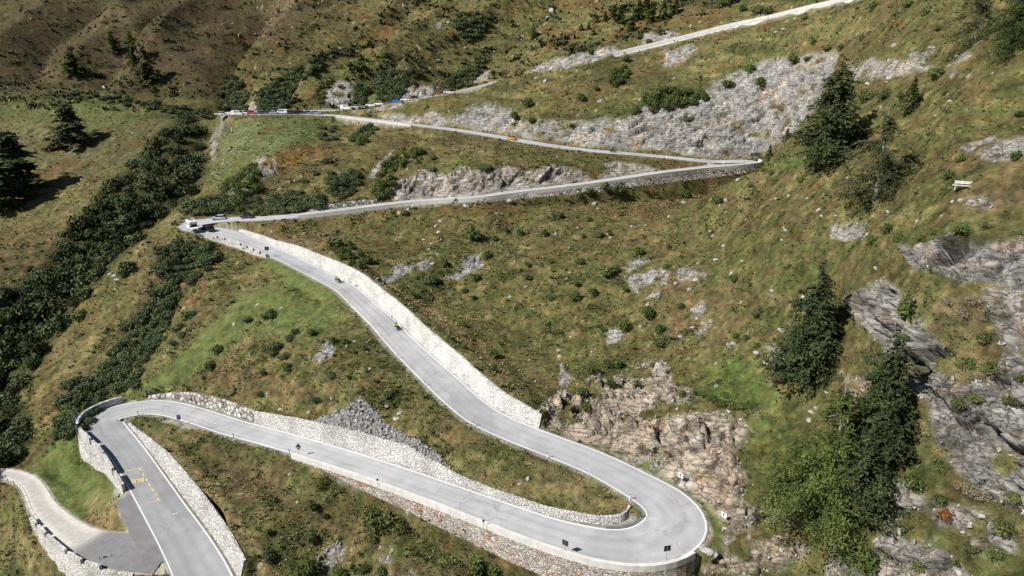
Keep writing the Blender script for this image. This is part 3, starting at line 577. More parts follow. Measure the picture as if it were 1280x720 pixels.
# asphalt
m, t, b = nt('asphalt', .85, .2); g = geo(t)
n = noise_node(t, .35, 5, .6, g); f = noise_node(t, 14, 3, .7, g)
c = ramp(t, n.outputs[0], [(.32, (.325,.328,.338)), (.5, (.365,.367,.376)), (.68, (.405,.406,.413))])
vo = t.nodes.new('ShaderNodeTexVoronoi'); vo.feature = 'DISTANCE_TO_EDGE'; vo.inputs['Scale'].default_value = .16
nd = noise_node(t, .8, 5, .7, g); va = t.nodes.new('ShaderNodeVectorMath'); va.operation = 'MULTIPLY_ADD'; va.inputs[1].default_value = (2.5, 2.5, 0)
t.links.new(nd.outputs['Color'], va.inputs[0]); t.links.new(g, va.inputs[2]); t.links.new(va.outputs[0], vo.inputs['Vector'])
cr_ = ramp(t, vo.outputs[0], [(0, (.66,.66,.66)), (.006, (.78,.78,.78)), (.010, (1,1,1))])
cm = noise_node(t, .05, 2, .5, g); cmr = ramp(t, cm.outputs[0], [(.50, (0,0,0)), (.58, (1,1,1))])
crk = mix(t, 'MIX', cmr.outputs[0], (1,1,1), cr_.outputs[0])
base = mix(t, 'MULTIPLY', 1.0, c.outputs[0], crk)
fr = ramp(t, f.outputs[0], [(.3, (.88,.88,.88)), (.7, (1.1,1.1,1.1))])
at2 = t.nodes.new('ShaderNodeAttribute'); at2.attribute_name = 'Wear'
base = mix(t, 'MULTIPLY', 1.0, base, at2.outputs[0])
t.links.new(mix(t, 'MULTIPLY', 1.0, base, fr.outputs[0]), b.inputs['Base Color']); bump(t, b, f.outputs[0], .3, .02)
flat('fresh_asphalt', (.115,.117,.122), .9, .2, var=.25, scale=.8)
flat('gravel_asphalt', (.19,.188,.188), .9, .2, var=.18, scale=.6)
# road paint, worn
def paint(name, c):
    m, t, b = nt(name, .7, .3); g = geo(t); n = noise_node(t, 5, 6, .75, g)
    r = ramp(t, n.outputs[0], [(.34, tuple(x*.45 for x in c)), (.44, c)]); t.links.new(r.outputs[0], b.inputs['Base Color'])
paint('white_paint', (.74,.74,.73)); paint('yellow_paint', (.60,.49,.22)); 
# masonry: irregular stones with joints
def masonry(name, scale, stops, joint, squash=1.7, jw=.06, dark=.45, rust=None):
    m, t, b = nt(name, .9, .12); g = geo(t)
    mp = t.nodes.new('ShaderNodeMapping'); mp.inputs['Scale'].default_value = (scale, scale, scale*squash); t.links.new(g, mp.inputs[0])
    nz = noise_node(t, 1.2, 3, .5, g); wa = t.nodes.new('ShaderNodeVectorMath'); wa.operation = 'MULTIPLY_ADD'; wa.inputs[1].default_value = (.5,.5,.5)
    t.links.new(nz.outputs['Color'], wa.inputs[0]); t.links.new(mp.outputs[0], wa.inputs[2])
    v1 = t.nodes.new('ShaderNodeTexVoronoi'); v2 = t.nodes.new('ShaderNodeTexVoronoi'); v2.feature = 'DISTANCE_TO_EDGE'
    for v_ in (v1, v2): v_.inputs['Scale'].default_value = 1; t.links.new(wa.outputs[0], v_.inputs['Vector'])
    sp = t.nodes.new('ShaderNodeSeparateColor'); t.links.new(v1.outputs['Color'], sp.inputs[0])
    c = ramp(t, sp.outputs[0], stops).outputs[0]
    big = noise_node(t, .25, 5, .6, g)
    if rust:
        rr = noise_node(t, .35, 4, .65, g); ad = t.nodes.new('ShaderNodeMath'); ad.operation = 'MULTIPLY_ADD'; ad.inputs[1].default_value = .35; t.links.new(sp.outputs[1], ad.inputs[0]); t.links.new(rr.outputs[0], ad.inputs[2])
        c = mix(t, 'MIX', ramp(t, ad.outputs[0], [(.70, (0,0,0)), (.82, (1,1,1))]).outputs[0], c, rust)
    c = mix(t, 'MULTIPLY', 1.0, c, ramp(t, big.outputs[0], [(.3, (.72,.72,.70)), (.6, (1.08,1.07,1.05))]).outputs[0])
    j = ramp(t, v2.outputs[0], [(0, (dark,)*3), (jw, (1,1,1))])
    c = mix(t, 'MULTIPLY', 1.0, c, j.outputs[0])
    fn = noise_node(t, 9, 4, .7, g)
    c = mix(t, 'MULTIPLY', 1.0, c, ramp(t, fn.outputs[0], [(.3, (.8,.8,.8)), (.7, (1.12,1.12,1.12))]).outputs[0])
    t.links.new(c, b.inputs['Base Color'])
    ht = ramp(t, v2.outputs[0], [(0, (0,0,0)), (jw*2.2, (1,1,1))]); bump(t, b, ht.outputs[0], 1.0, .12)
masonry('stone', 1.9, [(0, (.48,.47,.45)), (.5, (.62,.61,.59)), (1, (.72,.71,.69))], 0, 1.5, .06, .55)
masonry('rubble', 1.75, [(0, (.42,.41,.385)), (.5, (.56,.55,.53)), (1, (.70,.69,.67))], 0, 2.0, .10, .40)
masonry('boulder', .85, [(0, (.16,.15,.13)), (.4, (.34,.32,.29)), (1, (.60,.58,.54))], 0, 1.2, .16, .12)
masonry('pale_stone', 1.8, [(0, (.48,.47,.45)), (.5, (.61,.60,.58)), (1, (.72,.71,.69))], 0, 2.1, .08, .45)
masonry('white_stone', 2.0, [(0, (.54,.53,.51)), (.35, (.66,.65,.63)), (1, (.75,.74,.72))], 0, 2.3, .06, .55)
masonry('red_stone', 2.0, [(0, (.34,.31,.28)), (.4, (.50,.47,.43)), (1, (.66,.63,.59))], 0, 2.2, .09, .40, rust=(.42,.24,.17))
masonry('grey_rubble', 1.2, [(0, (.32,.31,.30)), (.5, (.54,.52,.50)), (1, (.72,.69,.66))], 0, 1.5, .12, .35, rust=(.44,.34,.30))
m, t, b = nt('concrete', .85, .2); g = geo(t); n = noise_node(t, .8, 6, .65, g)
t.links.new(ramp(t, n.outputs[0], [(.3, (.46,.445,.41)), (.6, (.60,.585,.55)), (.8, (.66,.645,.61))]).outputs[0], b.inputs['Base Color']); bump(t, b, n.outputs[0], .3, .05)

# ------------------------------------------------------------------ ground object
nr, nc = shape
ii = (np.arange(nr-1)[:, None]*nc + np.arange(nc-1)[None]).ravel()
FQ = np.stack([ii, ii+1, ii+nc+1, ii+nc], 1)
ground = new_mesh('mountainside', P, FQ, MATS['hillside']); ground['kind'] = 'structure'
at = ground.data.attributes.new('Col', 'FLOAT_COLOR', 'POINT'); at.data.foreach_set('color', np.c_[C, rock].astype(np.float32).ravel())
bpy.context.view_layer.update()
from mathutils.bvhtree import BVHTree
BVH = BVHTree.FromObject(ground, bpy.context.evaluated_depsgraph_get())
def hit(u, v):
    d = Vector(((u-640)/F, C_ - (v-360)/F*S_, -(S_ + (v-360)/F*C_))).normalized()
    loc, nrm, i, dd = BVH.ray_cast(Vector((0, 0, 0)), d)
    return (Vector(loc), Vector(nrm)) if loc else (Vector(pt(u, v, 100)), Vector((0, 0, 1)))
def drop(x, y):
    loc, nrm, i, dd = BVH.ray_cast(Vector((x, y, 400)), Vector((0, 0, -1)))
    return loc.z if loc else 0.

print('T', round(time.time()-T0,1))
# ------------------------------------------------------------------ roads
def strip(r, a, b, o0, o1, dz, name, mat, parent=None, step=1, nacross=1):
    """o0, o1: lateral offsets (arrays or numbers), left positive"""
    rng = np.arange(a, b+1, step); n = len(rng); V = []
    o0 = np.broadcast_to(o0, (len(r.P),))[rng]; o1 = np.broadcast_to(o1, (len(r.P),))[rng]
    for k in range(nacross+1):
        o = o0 + (o1-o0)*k/nacross; V.append(np.c_[r.P[rng, :2] + r.N[rng]*o[:, None], r.P[rng, 2]+dz])
    V = np.stack(V, 1).reshape(-1, 3); m_ = nacross+1
    q_ = (np.arange(n-1)[:, None]*m_ + np.arange(nacross)[None]).ravel()
    return new_mesh(name, V, np.stack([q_, q_+m_, q_+m_+1, q_+1], 1), mat, parent)
n = len(main.P)
NAc = 16
road = strip(main, 0, n-1, main.W/2+.38, -main.W/2-.38, .0, 'road', MATS['asphalt'], nacross=NAc); road['kind'] = 'structure'
co = np.zeros(len(road.data.vertices)*3, np.float32); road.data.vertices.foreach_get('co', co); co = co.reshape(-1, 3)
across = np.tile(np.linspace(-1, 1, NAc+1), n)
wear = 1 + .09*fbm(co, 1/2.5, 4, 301) + .12*fbm(co, 1/14., 3, 303) + .05*fbm(np.c_[across*3, np.repeat(np.arange(n), NAc+1)*.04, across*0], 1.6, 3, 311)*2 + .055*np.cos((np.abs(across)-.08)*np.pi*4.4) - .16*smooth(.86, 1, np.abs(across))
patchy = (cells(co*np.array([1, 1, 0]), 1/9., 305)[2] > .82)*(-.13)
wear = wear + patchy
stain = np.exp(-((np.linspace(0, 1, n)*n - idx(main, 470, 392, I['H1'], I['H2']))/13)**2)
wear3 = np.stack([wear, wear, wear], 1); sw = np.repeat(stain, NAc+1)*smooth(-.3, -.9, across)*.6
wear3 *= 1 + sw[:, None]*np.array([.30, .10, -.08])
lowr = np.repeat(smooth(I['L1']-20, I['nose']-10, np.arange(n)), NAc+1)*.22; wear3 *= (1-lowr)[:, None]
at = road.data.attributes.new('Wear', 'FLOAT_COLOR', 'POINT'); at.data.foreach_set('color', np.c_[wear3, np.ones(len(wear3))].astype(np.float32).ravel())
lane = strip(side, 0, len(side.P)-1, side.W/2, -side.W/2, .0, 'lane', None, nacross=6); lane['kind'] = 'structure'
m, t, b = nt('gravel_lane', .95, .1); g = geo(t); n1_ = noise_node(t, .9, 6, .7, g); at3 = t.nodes.new('ShaderNodeAttribute'); at3.attribute_name = 'Wear'
cc = mix(t, 'MIX', at3.outputs['Fac'], ramp(t, n1_.outputs[0], [(.3, (.40,.38,.34)), (.7, (.58,.56,.52))]).outputs[0], ramp(t, n1_.outputs[0], [(.3, (.15,.15,.152)), (.7, (.21,.21,.212))]).outputs[0])
t.links.new(cc, b.inputs['Base Color']); lane.data.materials.append(m)
na = len(side.P); aw = np.repeat(smooth(idx(side, 100, 672), idx(side, 118, 679), np.arange(na)), 7); ac2 = np.tile(np.linspace(-1, 1, 7), na)
aw = np.maximum(aw, (np.abs(ac2) < .35)*.35)
at = lane.data.attributes.new('Wear', 'FLOAT_COLOR', 'POINT'); at.data.foreach_set('color', np.c_[aw, aw, aw, np.ones(len(aw))].astype(np.float32).ravel())
strip(main, _a, _b, main.W/2+.38, main.W/2+3.1, .004, 'lay_by', MATS['gravel_asphalt'], road, nacross=3)
LW = .17
strip(main, 0, I['H2']-18, main.W/2-LW/2+.1, main.W/2+LW/2+.1, .008, 'edge_line', MATS['white_paint'], road)
strip(main, 0, I['H2']-18, -main.W/2+LW/2-.1, -main.W/2-LW/2-.1, .008, 'edge_line', MATS['white_paint'], road)
strip(main, I['H2']+14, n-1, main.W/2-LW/2, main.W/2+LW/2, .008, 'edge_line', MATS['white_paint'], road)
strip(main, I['H2']+14, n-1, -main.W/2+LW/2, -main.W/2-LW/2, .008, 'edge_line', MATS['white_paint'], road)

# ------------------------------------------------------------------ walls
def build_wall(w, k):
    r, s, a, b = w['r'], w['s'], w['a'], w['b']; sg = 1 if s == 'L' else -1
    rng = np.arange(a, b+1); h = r.h[s][rng].copy(); off = r.off[s][rng]; bat = r.bat[s][rng]; z = r.P[rng, 2]; XY = r.P[rng, :2]; Nn = r.N[rng]*sg
    rr = np.random.RandomState(k); cap = w['cap']; jit = np.convolve(rr.randn(len(rng)+4), np.ones(5)/5, 'valid')*.10
    prof = []                                            # rings of (offset, z)
    if h[len(h)//2] > 0:
        nz_ = 8; top = h + jit
        prof.append((off, z-.6))
        for q_ in range(nz_+1): prof.append((off + bat*h*q_/nz_, z - .15 + (top+.15)*q_/nz_))
        prof.append((off+bat*h+cap, z+top)); prof.append((off+bat*h+cap, z+top-1.2))
    else:
        par = w['par'] if not w['blocks'] else .06
        prof.append((off, z-.5)); prof.append((off, z+par)); prof.append((off+cap, z+par))
        nz_ = 8
        for q_ in range(1, nz_+1): prof.append((off + cap*.95 - .04*(q_ == 0) + bat*(-h)*q_/nz_, z + par*0 - .02 + (h-.9)*q_/nz_))
    V = np.stack([np.c_[XY + Nn*o[:, None], zz] for o, zz in prof], 1); m_ = len(prof); n_r = len(rng)
    V = V.reshape(-1, 3); q_ = (np.arange(n_r-1)[:, None]*m_ + np.arange(m_-1)[None]).ravel()
    Fq = np.stack([q_, q_+1, q_+m_+1, q_+m_], 1) if sg > 0 else np.stack([q_, q_+m_, q_+m_+1, q_+1], 1)
    ends = []
    o = new_mesh(w['name'], V, Fq, MATS[w['mat']], smooth_=False)
    bm = bmesh.new(); bm.from_mesh(o.data); bm.verts.ensure_lookup_table()
    for e0 in (0, (n_r-1)*m_):
        try: bm.faces.new([bm.verts[e0+j] for j in range(m_)])
        except ValueError: pass
    bmesh.ops.recalc_face_normals(bm, faces=bm.faces); bm.to_mesh(o.data); bm.free()
    o['label'] = w['label']; o['category'] = 'wall'
    if h[len(h)//2] < 0 and w['par'] and not w['blocks']:              # concrete parapet strip on top
        p_ = [(off-.03, z-.3), (off-.03, z+w['par']+.03), (off+cap+.07, z+w['par']+.03), (off+cap+.07, z-.45), (off+cap*.5, z-.45)]
        V = np.stack([np.c_[XY + Nn*o_[:, None], zz] for o_, zz in p_], 1).reshape(-1, 3); m_ = 5
        q_ = (np.arange(n_r-1)[:, None]*m_ + np.arange(m_-1)[None]).ravel()
        new_mesh('parapet', V, np.stack([q_, q_+1, q_+m_+1, q_+m_], 1), MATS['concrete'], o, smooth_=False)
    if w['blocks']:
        L_, gap = w['blocks']; bm = None; p = a + 0.; 
        while p + L_ <= b+.5:
            rs = np.arange(int(p), int(min(p+L_-gap, b))+1)
            if len(rs) > 1:
                oo, zz, xy, nn = r.off[s][rs], r.P[rs, 2], r.P[rs, :2], r.N[rs]*sg; ph = w['par']
                pr = [(oo+.02, zz-.2), (oo+.02, zz+ph), (oo+cap+.02, zz+ph), (oo+cap+.02, zz-.5)]
                V = np.stack([np.c_[xy + nn*o_[:, None], z2] for o_, z2 in pr], 1).reshape(-1, 3)
                q_ = (np.arange(len(rs)-1)[:, None]*4 + np.arange(3)[None]).ravel()
                bo = new_mesh('parapet_block', V, np.stack([q_, q_+1, q_+5, q_+4], 1), MATS[w['mat']], o, smooth_=False)
                bm = bmesh.new(); bm.from_mesh(bo.data); bm.verts.ensure_lookup_table()
                for e0 in (0, (len(rs)-1)*4): bm.faces.new([bm.verts[e0+j] for j in range(4)])
                bmesh.ops.recalc_face_normals(bm, faces=bm.faces); bm.to_mesh(bo.data); bm.free()
            p += L_
    return o
for k, w in enumerate(walls): build_wall(w, k)
print('T plants', round(time.time()-T0,1))

# ------------------------------------------------------------------ plants
rs = np.random.RandomState(7)
def leafmat(name, stops, rough=.75):
    m, t, b = nt(name, rough, .15); a = t.nodes.new('ShaderNodeAttribute'); a.attribute_name = 'Tone'
    oi = t.nodes.new('ShaderNodeObjectInfo'); c = ramp(t, a.outputs['Fac'], stops).outputs[0]
    rv = ramp(t, oi.outputs['Random'], [(0, (.78,.80,.80)), (.5, (1,1,1)), (1, (1.28,1.2,1.1))]); c = mix(t, 'MULTIPLY', 1.0, c, rv.outputs[0])
    t.links.new(c, b.inputs['Base Color']); return m
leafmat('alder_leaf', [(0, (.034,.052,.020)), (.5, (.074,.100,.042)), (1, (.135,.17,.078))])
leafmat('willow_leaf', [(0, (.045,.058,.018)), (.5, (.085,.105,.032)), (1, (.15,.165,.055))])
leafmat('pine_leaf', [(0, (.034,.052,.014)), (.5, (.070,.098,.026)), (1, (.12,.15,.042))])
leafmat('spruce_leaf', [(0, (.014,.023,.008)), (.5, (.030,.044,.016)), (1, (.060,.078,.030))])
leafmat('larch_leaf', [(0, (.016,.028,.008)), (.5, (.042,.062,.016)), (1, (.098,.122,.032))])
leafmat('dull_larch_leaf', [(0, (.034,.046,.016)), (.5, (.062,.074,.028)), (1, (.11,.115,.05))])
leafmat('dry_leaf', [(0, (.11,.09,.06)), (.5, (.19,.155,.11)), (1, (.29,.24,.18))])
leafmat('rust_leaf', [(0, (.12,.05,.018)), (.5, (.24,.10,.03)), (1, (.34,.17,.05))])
flat('bark', (.13,.105,.085), .95, .1, var=.35, scale=2); flat('pale_bark', (.26,.24,.22), .95, .1, var=.3, scale=2)
def quads(c, nrm, size, asp=1.6, seed=0):
    """small leaf faces centred at c facing roughly nrm"""
    r = np.random.RandomState(seed); n = len(c)
    nrm = nrm + r.randn(n, 3)*.55; nrm /= np.linalg.norm(nrm, axis=1)[:, None]
    a = np.cross(nrm, r.randn(n, 3)); a /= np.linalg.norm(a, axis=1)[:, None]+1e-9; b = np.cross(nrm, a)
    s = (size*(.6+.8*r.rand(n)))[:, None]
    V = np.stack([c - a*s*asp*.5 - b*s*.15, c + b*s*.5*-.9, c + a*s*asp*.5, c + b*s*.5], 1).reshape(-1, 3)
    return V, np.arange(4*n).reshape(-1, 4)
def set_tone(o, tone):
    at = o.data.attributes.new('Tone', 'FLOAT', 'POINT'); at.data.foreach_set('value', tone.astype(np.float32))
def stem_mesh(segs, n=6):
    V = []; Fq = []
    for p0, p1, r0, r1 in segs:
        p0, p1 = np.array(p0, float), np.array(p1, float); d = p1-p0; d /= np.linalg.norm(d)+1e-9
        a = np.cross(d, [.3, .5, .8]); a /= np.linalg.norm(a); b = np.cross(d, a); k = len(V)
        for j in range(n):
            t = 2*math.pi*j/n; e = a*math.cos(t)+b*math.sin(t); V += [p0+e*r0, p1+e*r1]
        for j in range(n): j2 = (j+1) % n; Fq.append((k+2*j, k+2*j2, k+2*j2+1, k+2*j+1))
    return np.array(V), np.array(Fq)
def bush_data(seed, nq=800, lobes=9, hgt=.85, leaf=.13, ragged=.12):
    r = np.random.RandomState(seed); cs = []; rr = []
    for k in range(lobes):
        a = r.rand()*6.28; d = .62*math.sqrt(r.rand()); cs.append((d*math.cos(a), d*math.sin(a), hgt*(.22+.42*r.rand())*(1-.4*d))); rr.append(.26+.22*r.rand())
    cs.append((0, 0, hgt*.45)); rr.append(.45); cs = np.array(cs); rr = np.array(rr)
    w = rr**2; k = r.choice(len(cs), nq, p=w/w.sum()); d = r.randn(nq, 3); d[:, 2] = np.abs(d[:, 2])*.9-.25; d /= np.linalg.norm(d, axis=1)[:, None]
    rad = rr[k]*(1+r.randn(nq)*ragged); c = cs[k] + d*rad[:, None]; c[:, 2] = np.maximum(c[:, 2], .02)
    lobe_t = r.rand(len(cs))[k]; tone = np.clip(.45 + .28*(lobe_t-.5) + .25*r.randn(nq), 0, 1)
    V, Fq = quads(c, d, np.full(nq, leaf), 1.5, seed); segs = []
    for j in range(6):
        a = r.rand()*6.28; segs.append(((0, 0, -.15), (.35*math.cos(a), .35*math.sin(a), .45*hgt), .03, .012))
    return V, Fq, np.repeat(tone, 4), segs
BUSH = {}
def bush_proto(kind, seed, **k):
    V, Fq, tone, segs = bush_data(seed, **k); o = new_mesh('foliage', V, Fq, None, smooth_=False); set_tone(o, tone); me = o.data; bpy.data.objects.remove(o)
    SV, SF = stem_mesh(segs, 5); o = new_mesh('stem', SV, SF, MATS['bark']); sm = o.data; bpy.data.objects.remove(o)
    BUSH.setdefault(kind, []).append((me, sm))
for s in range(5): bush_proto('round', 20+s, nq=950, leaf=.12)
for s in range(4): bush_proto('loose', 40+s, nq=600, leaf=.115, ragged=.25, hgt=1.0)
for s in range(4): bush_proto('spiky', 60+s, nq=520, leaf=.15, ragged=.30, hgt=1.35, lobes=6)
for s in range(3): bush_proto('thin', 80+s, nq=330, leaf=.10, ragged=.35, hgt=.8)
def link(name, me, parent=None):
    o = bpy.data.objects.new(name, me); scene.collection.objects.link(o); o.parent = parent; return o
def empty(name, label, cat, loc, rz=0, group=None, tilt=None):
    o = bpy.data.objects.new(name, None); scene.collection.objects.link(o); o.empty_display_size = .3
    o.location = loc; o.rotation_euler = (0, 0, rz); o['label'] = label; o['category'] = cat
    if group: o['group'] = group
    return o
def plant(name, kind, mat, loc, R, label, cat='bush', group=None, hz=1.0):
    me, sm = BUSH[kind][rs.randint(len(BUSH[kind]))]
    t = empty(name, label, cat, loc, rs.rand()*6.28, group); t.scale = (R*(.9+.2*rs.rand()), R*(.9+.2*rs.rand()), R*hz*(.85+.3*rs.rand()))
    f = link('foliage', me, t)
    if not f.data.materials: f.data.materials.append(None)
    f.material_slots[0].link = 'OBJECT'; f.material_slots[0].material = MATS[mat]
    link('stem', sm, t); return t
def bush_px(u, v, r, name, kind, mat, label, group, hz=1.0, cat='bush'):
    loc, nrm = hit(u, v + r*.55); D = project(np.array(loc))[2]; R = r*D/F*1.12
    return plant(name, kind, mat, loc - Vector((0, 0, .08*R)), R, label, cat, group, hz)
def pin(x, y, p):
    c = False
    for a, b in zip(p, np.roll(p, -1, axis=0)):
        if (a[1] > y) != (b[1] > y) and x < (b[0]-a[0])*(y-a[1])/(b[1]-a[1]+1e-9)+a[0]: c = not c
    return c
def fill(poly, spacing, seed, inset=0):
    """scatter positions inside a photo outline, at least `spacing` apart"""
    r = np.random.RandomState(seed); p = np.array(poly, float); out = []; x0, y0 = p.min(0); x1, y1 = p.max(0)
    for _ in range(9000):
        x, y = x0+(x1-x0)*r.rand(), y0+(y1-y0)*r.rand(); c = False
        for a, b in zip(p, np.roll(p, -1, axis=0)):
            if (a[1] > y) != (b[1] > y) and x < (b[0]-a[0])*(y-a[1])/(b[1]-a[1]+1e-9)+a[0]: c = not c
        sp = spacing(x, y) if callable(spacing) else spacing
        if c and (not inset or (pin(x-inset, y, p) and pin(x+inset, y, p))) and all((x-q[0])**2+((y-q[1])*1.35)**2 > sp*sp for q in out): out.append((x, y))
    return out
for u, v in fill(GUL, lambda x, y: 13.6+2*smooth(300,450,y), 3, 7):
    bush_px(u, v, (11+4*smooth(220, 420, v))*(.7+.6*rs.rand()), 'alder_bush', ['round','loose','spiky'][rs.randint(3)], ['alder_leaf','alder_leaf','spruce_leaf','alder_leaf','dull_larch_leaf','spruce_leaf'][rs.randint(6)], 'dark green alder bush in the dense shaded thicket filling the gully on the left', 'alders of the left gully thicket', 1.05)
def cluster(poly, sp, r, name, kind, mat, label, group, seed, hz=1.0):
    for u, v in fill(poly, sp, seed): bush_px(u, v, r*(.75+.5*rs.rand()), name, kind, mat, label, group, hz)
A = 'alder_bush'
cluster([(200,310),(228,300),(265,305),(272,318),(262,335),(248,350),(215,352),(196,340)], 9, 9, A, 'round', 'alder_leaf', 'dark alder bush in the clump on the grassy spur directly below the camper van', 'alder clump below the camper hairpin', 5)
cluster([(195,360),(215,358),(225,370),(212,390),(205,420),(190,440),(178,450),(172,478),(150,488),(140,480),(128,470),(138,440),(155,430),(160,405),(178,395),(190,380)], 10, 10, A, 'round', 'alder_leaf', 'dark alder bush in the long band running down the spur above the leftmost hairpin', 'alder band on the spur', 6)
cluster([(85,478),(120,470),(130,495),(110,530),(85,545),(70,540)], 11, 10, A, 'round', 'alder_leaf', 'dark alder bush on the slope just left of the leftmost hairpin wall', 'alders beside the left hairpin', 7)
cluster([(325,115),(345,100),(370,85),(395,70),(402,78),(380,98),(365,112),(362,132),(345,138),(326,136)], 7, 7, 'shrub', 'round', 'alder_leaf', 'dark alder bush in the thicket on the hillside directly above the row of parked cars', 'alder thicket above the parked cars', 8)
cluster([(278,95),(292,90),(312,120),(308,140),(290,138),(278,120)], 7, 7, 'shrub', 'round', 'alder_leaf', 'dark alder bush in the ravine beside the left end of the parked cars', 'ravine alders by the parking', 9)
cluster([(475,90),(500,88),(508,105),(500,122),(478,122),(470,108)], 7, 7.5, 'shrub', 'round', 'alder_leaf', 'dark alder bush left of the pale rock outcrop on the highest road', 'alders left of the pale outcrop', 10)
cluster([(498,92),(515,85),(525,92),(515,102),(502,100)], 7, 6, 'shrub', 'loose', 'alder_leaf', 'grey green bush on the slope above the pale rock outcrop', 'bushes above the pale outcrop', 11)
cluster([(572,18),(595,14),(612,22),(605,38),(585,50),(568,42)], 7, 6, 'shrub', 'round', 'alder_leaf', 'dark bush in the clump on the far hillside near the top middle', 'clump on the far hillside', 12)
cluster([(556,105),(570,92),(590,80),(606,72),(600,88),(585,102),(565,112)], 6, 5.5, 'shrub', 'round', 'alder_leaf', 'dark bush in the gully just above the highest road left of its pale wall', 'gully bushes above the highest road', 13)
cluster([(78,117),(130,117),(190,126),(262,138),(262,147),(180,133),(120,123),(76,121)], 7.5, 5.5, 'shrub', 'round', 'alder_leaf', 'dark bush in the row along the far edge of the upper left meadow', 'bush row along the meadow edge', 14)
cluster([(392,115),(404,105),(410,118),(400,128)], 6, 5, 'shrub', 'loose', 'pine_leaf', 'green bush above the right end of the parked cars', 'bushes above the parked cars', 15)
cluster([(447,105),(458,108),(455,128),(442,126)], 6, 6, 'shrub', 'loose', 'alder_leaf', 'grey green bush between the two rock patches above the highest road', 'bushes between rock patches', 16)
cluster([(335,245),(370,238),(405,242),(398,256),(350,264),(338,258)], 8, 8, 'willow_bush', 'round', 'alder_leaf', 'bush in the dense row just above the loose white stones of the third road', 'bush row above the loose stones', 17)
cluster([(405,222),(440,212),(452,222),(442,240),(418,246)], 8, 8, 'willow_bush', 'loose', 'alder_leaf', 'bush in the clump on the slope above the middle of the third road', 'clump above the third road', 18)
cluster([(468,232),(482,205),(495,210),(488,238),(476,246)], 8, 7, 'willow_bush', 'spiky', 'pine_leaf', 'green bush in the strip climbing left of the grey rock face above the third road', 'green strip by the rock face', 19)
cluster([(485,200),(520,185),(528,188),(495,210)], 6, 5, 'willow_bush', 'spiky', 'pine_leaf', 'small green bush in the line climbing to the parking road', 'bush line to the parking road', 20)
cluster([(440,168),(462,155),(472,160),(455,176),(446,182)], 7, 6, 'willow_bush', 'loose', 'pine_leaf', 'green bush in the clump below the reddish retaining wall of the parking road', 'clump under the parking road wall', 21)
cluster([(400,158),(418,158),(420,174),(402,176)], 7, 6, 'willow_bush', 'round', 'alder_leaf', 'dark bush on the green slope below the parking road', 'bushes on the green slope', 22)
cluster([(760,100),(782,72),(786,95),(770,110)], 7, 6, 'young_pine', 'spiky', 'pine_leaf', 'bright green young pine in the patch below the long pale wall at the top', 'young pines below the top wall', 23, 1.1)
cluster([(805,120),(840,112),(880,115),(882,124),(850,130),(815,138)], 9, 8, 'young_pine', 'spiky', 'pine_leaf', 'bright green young pine along the top edge of the big grey cliff', 'young pines on the cliff edge', 24)
cluster([(275,240),(300,212),(318,205),(322,235),(296,256),(280,262)], 9, 9, 'willow_bush', 'loose', 'pine_leaf', 'green bush on the rocks behind the silver car', 'bushes behind the silver car', 25)
cluster([(228,262),(250,246),(290,242),(292,258),(264,262),(248,266)], 8, 9, A, 'round', 'alder_leaf', 'dark bush in the shade behind the camper hairpin', 'dark bushes behind the camper hairpin', 26)
cluster([(420,300),(445,310),(462,325),(450,335),(425,320)], 10, 7, 'young_pine', 'spiky', 'pine_leaf', 'green shrub in the loose patch above the white wall', 'shrubs above the white wall', 27)
cluster([(300,255),(322,245),(340,262),(330,268),(305,266)], 8, 6, 'shrub', 'loose', 'alder_leaf', 'dark low bush on the bank above the start of the third road', 'low bushes on the bank', 28)
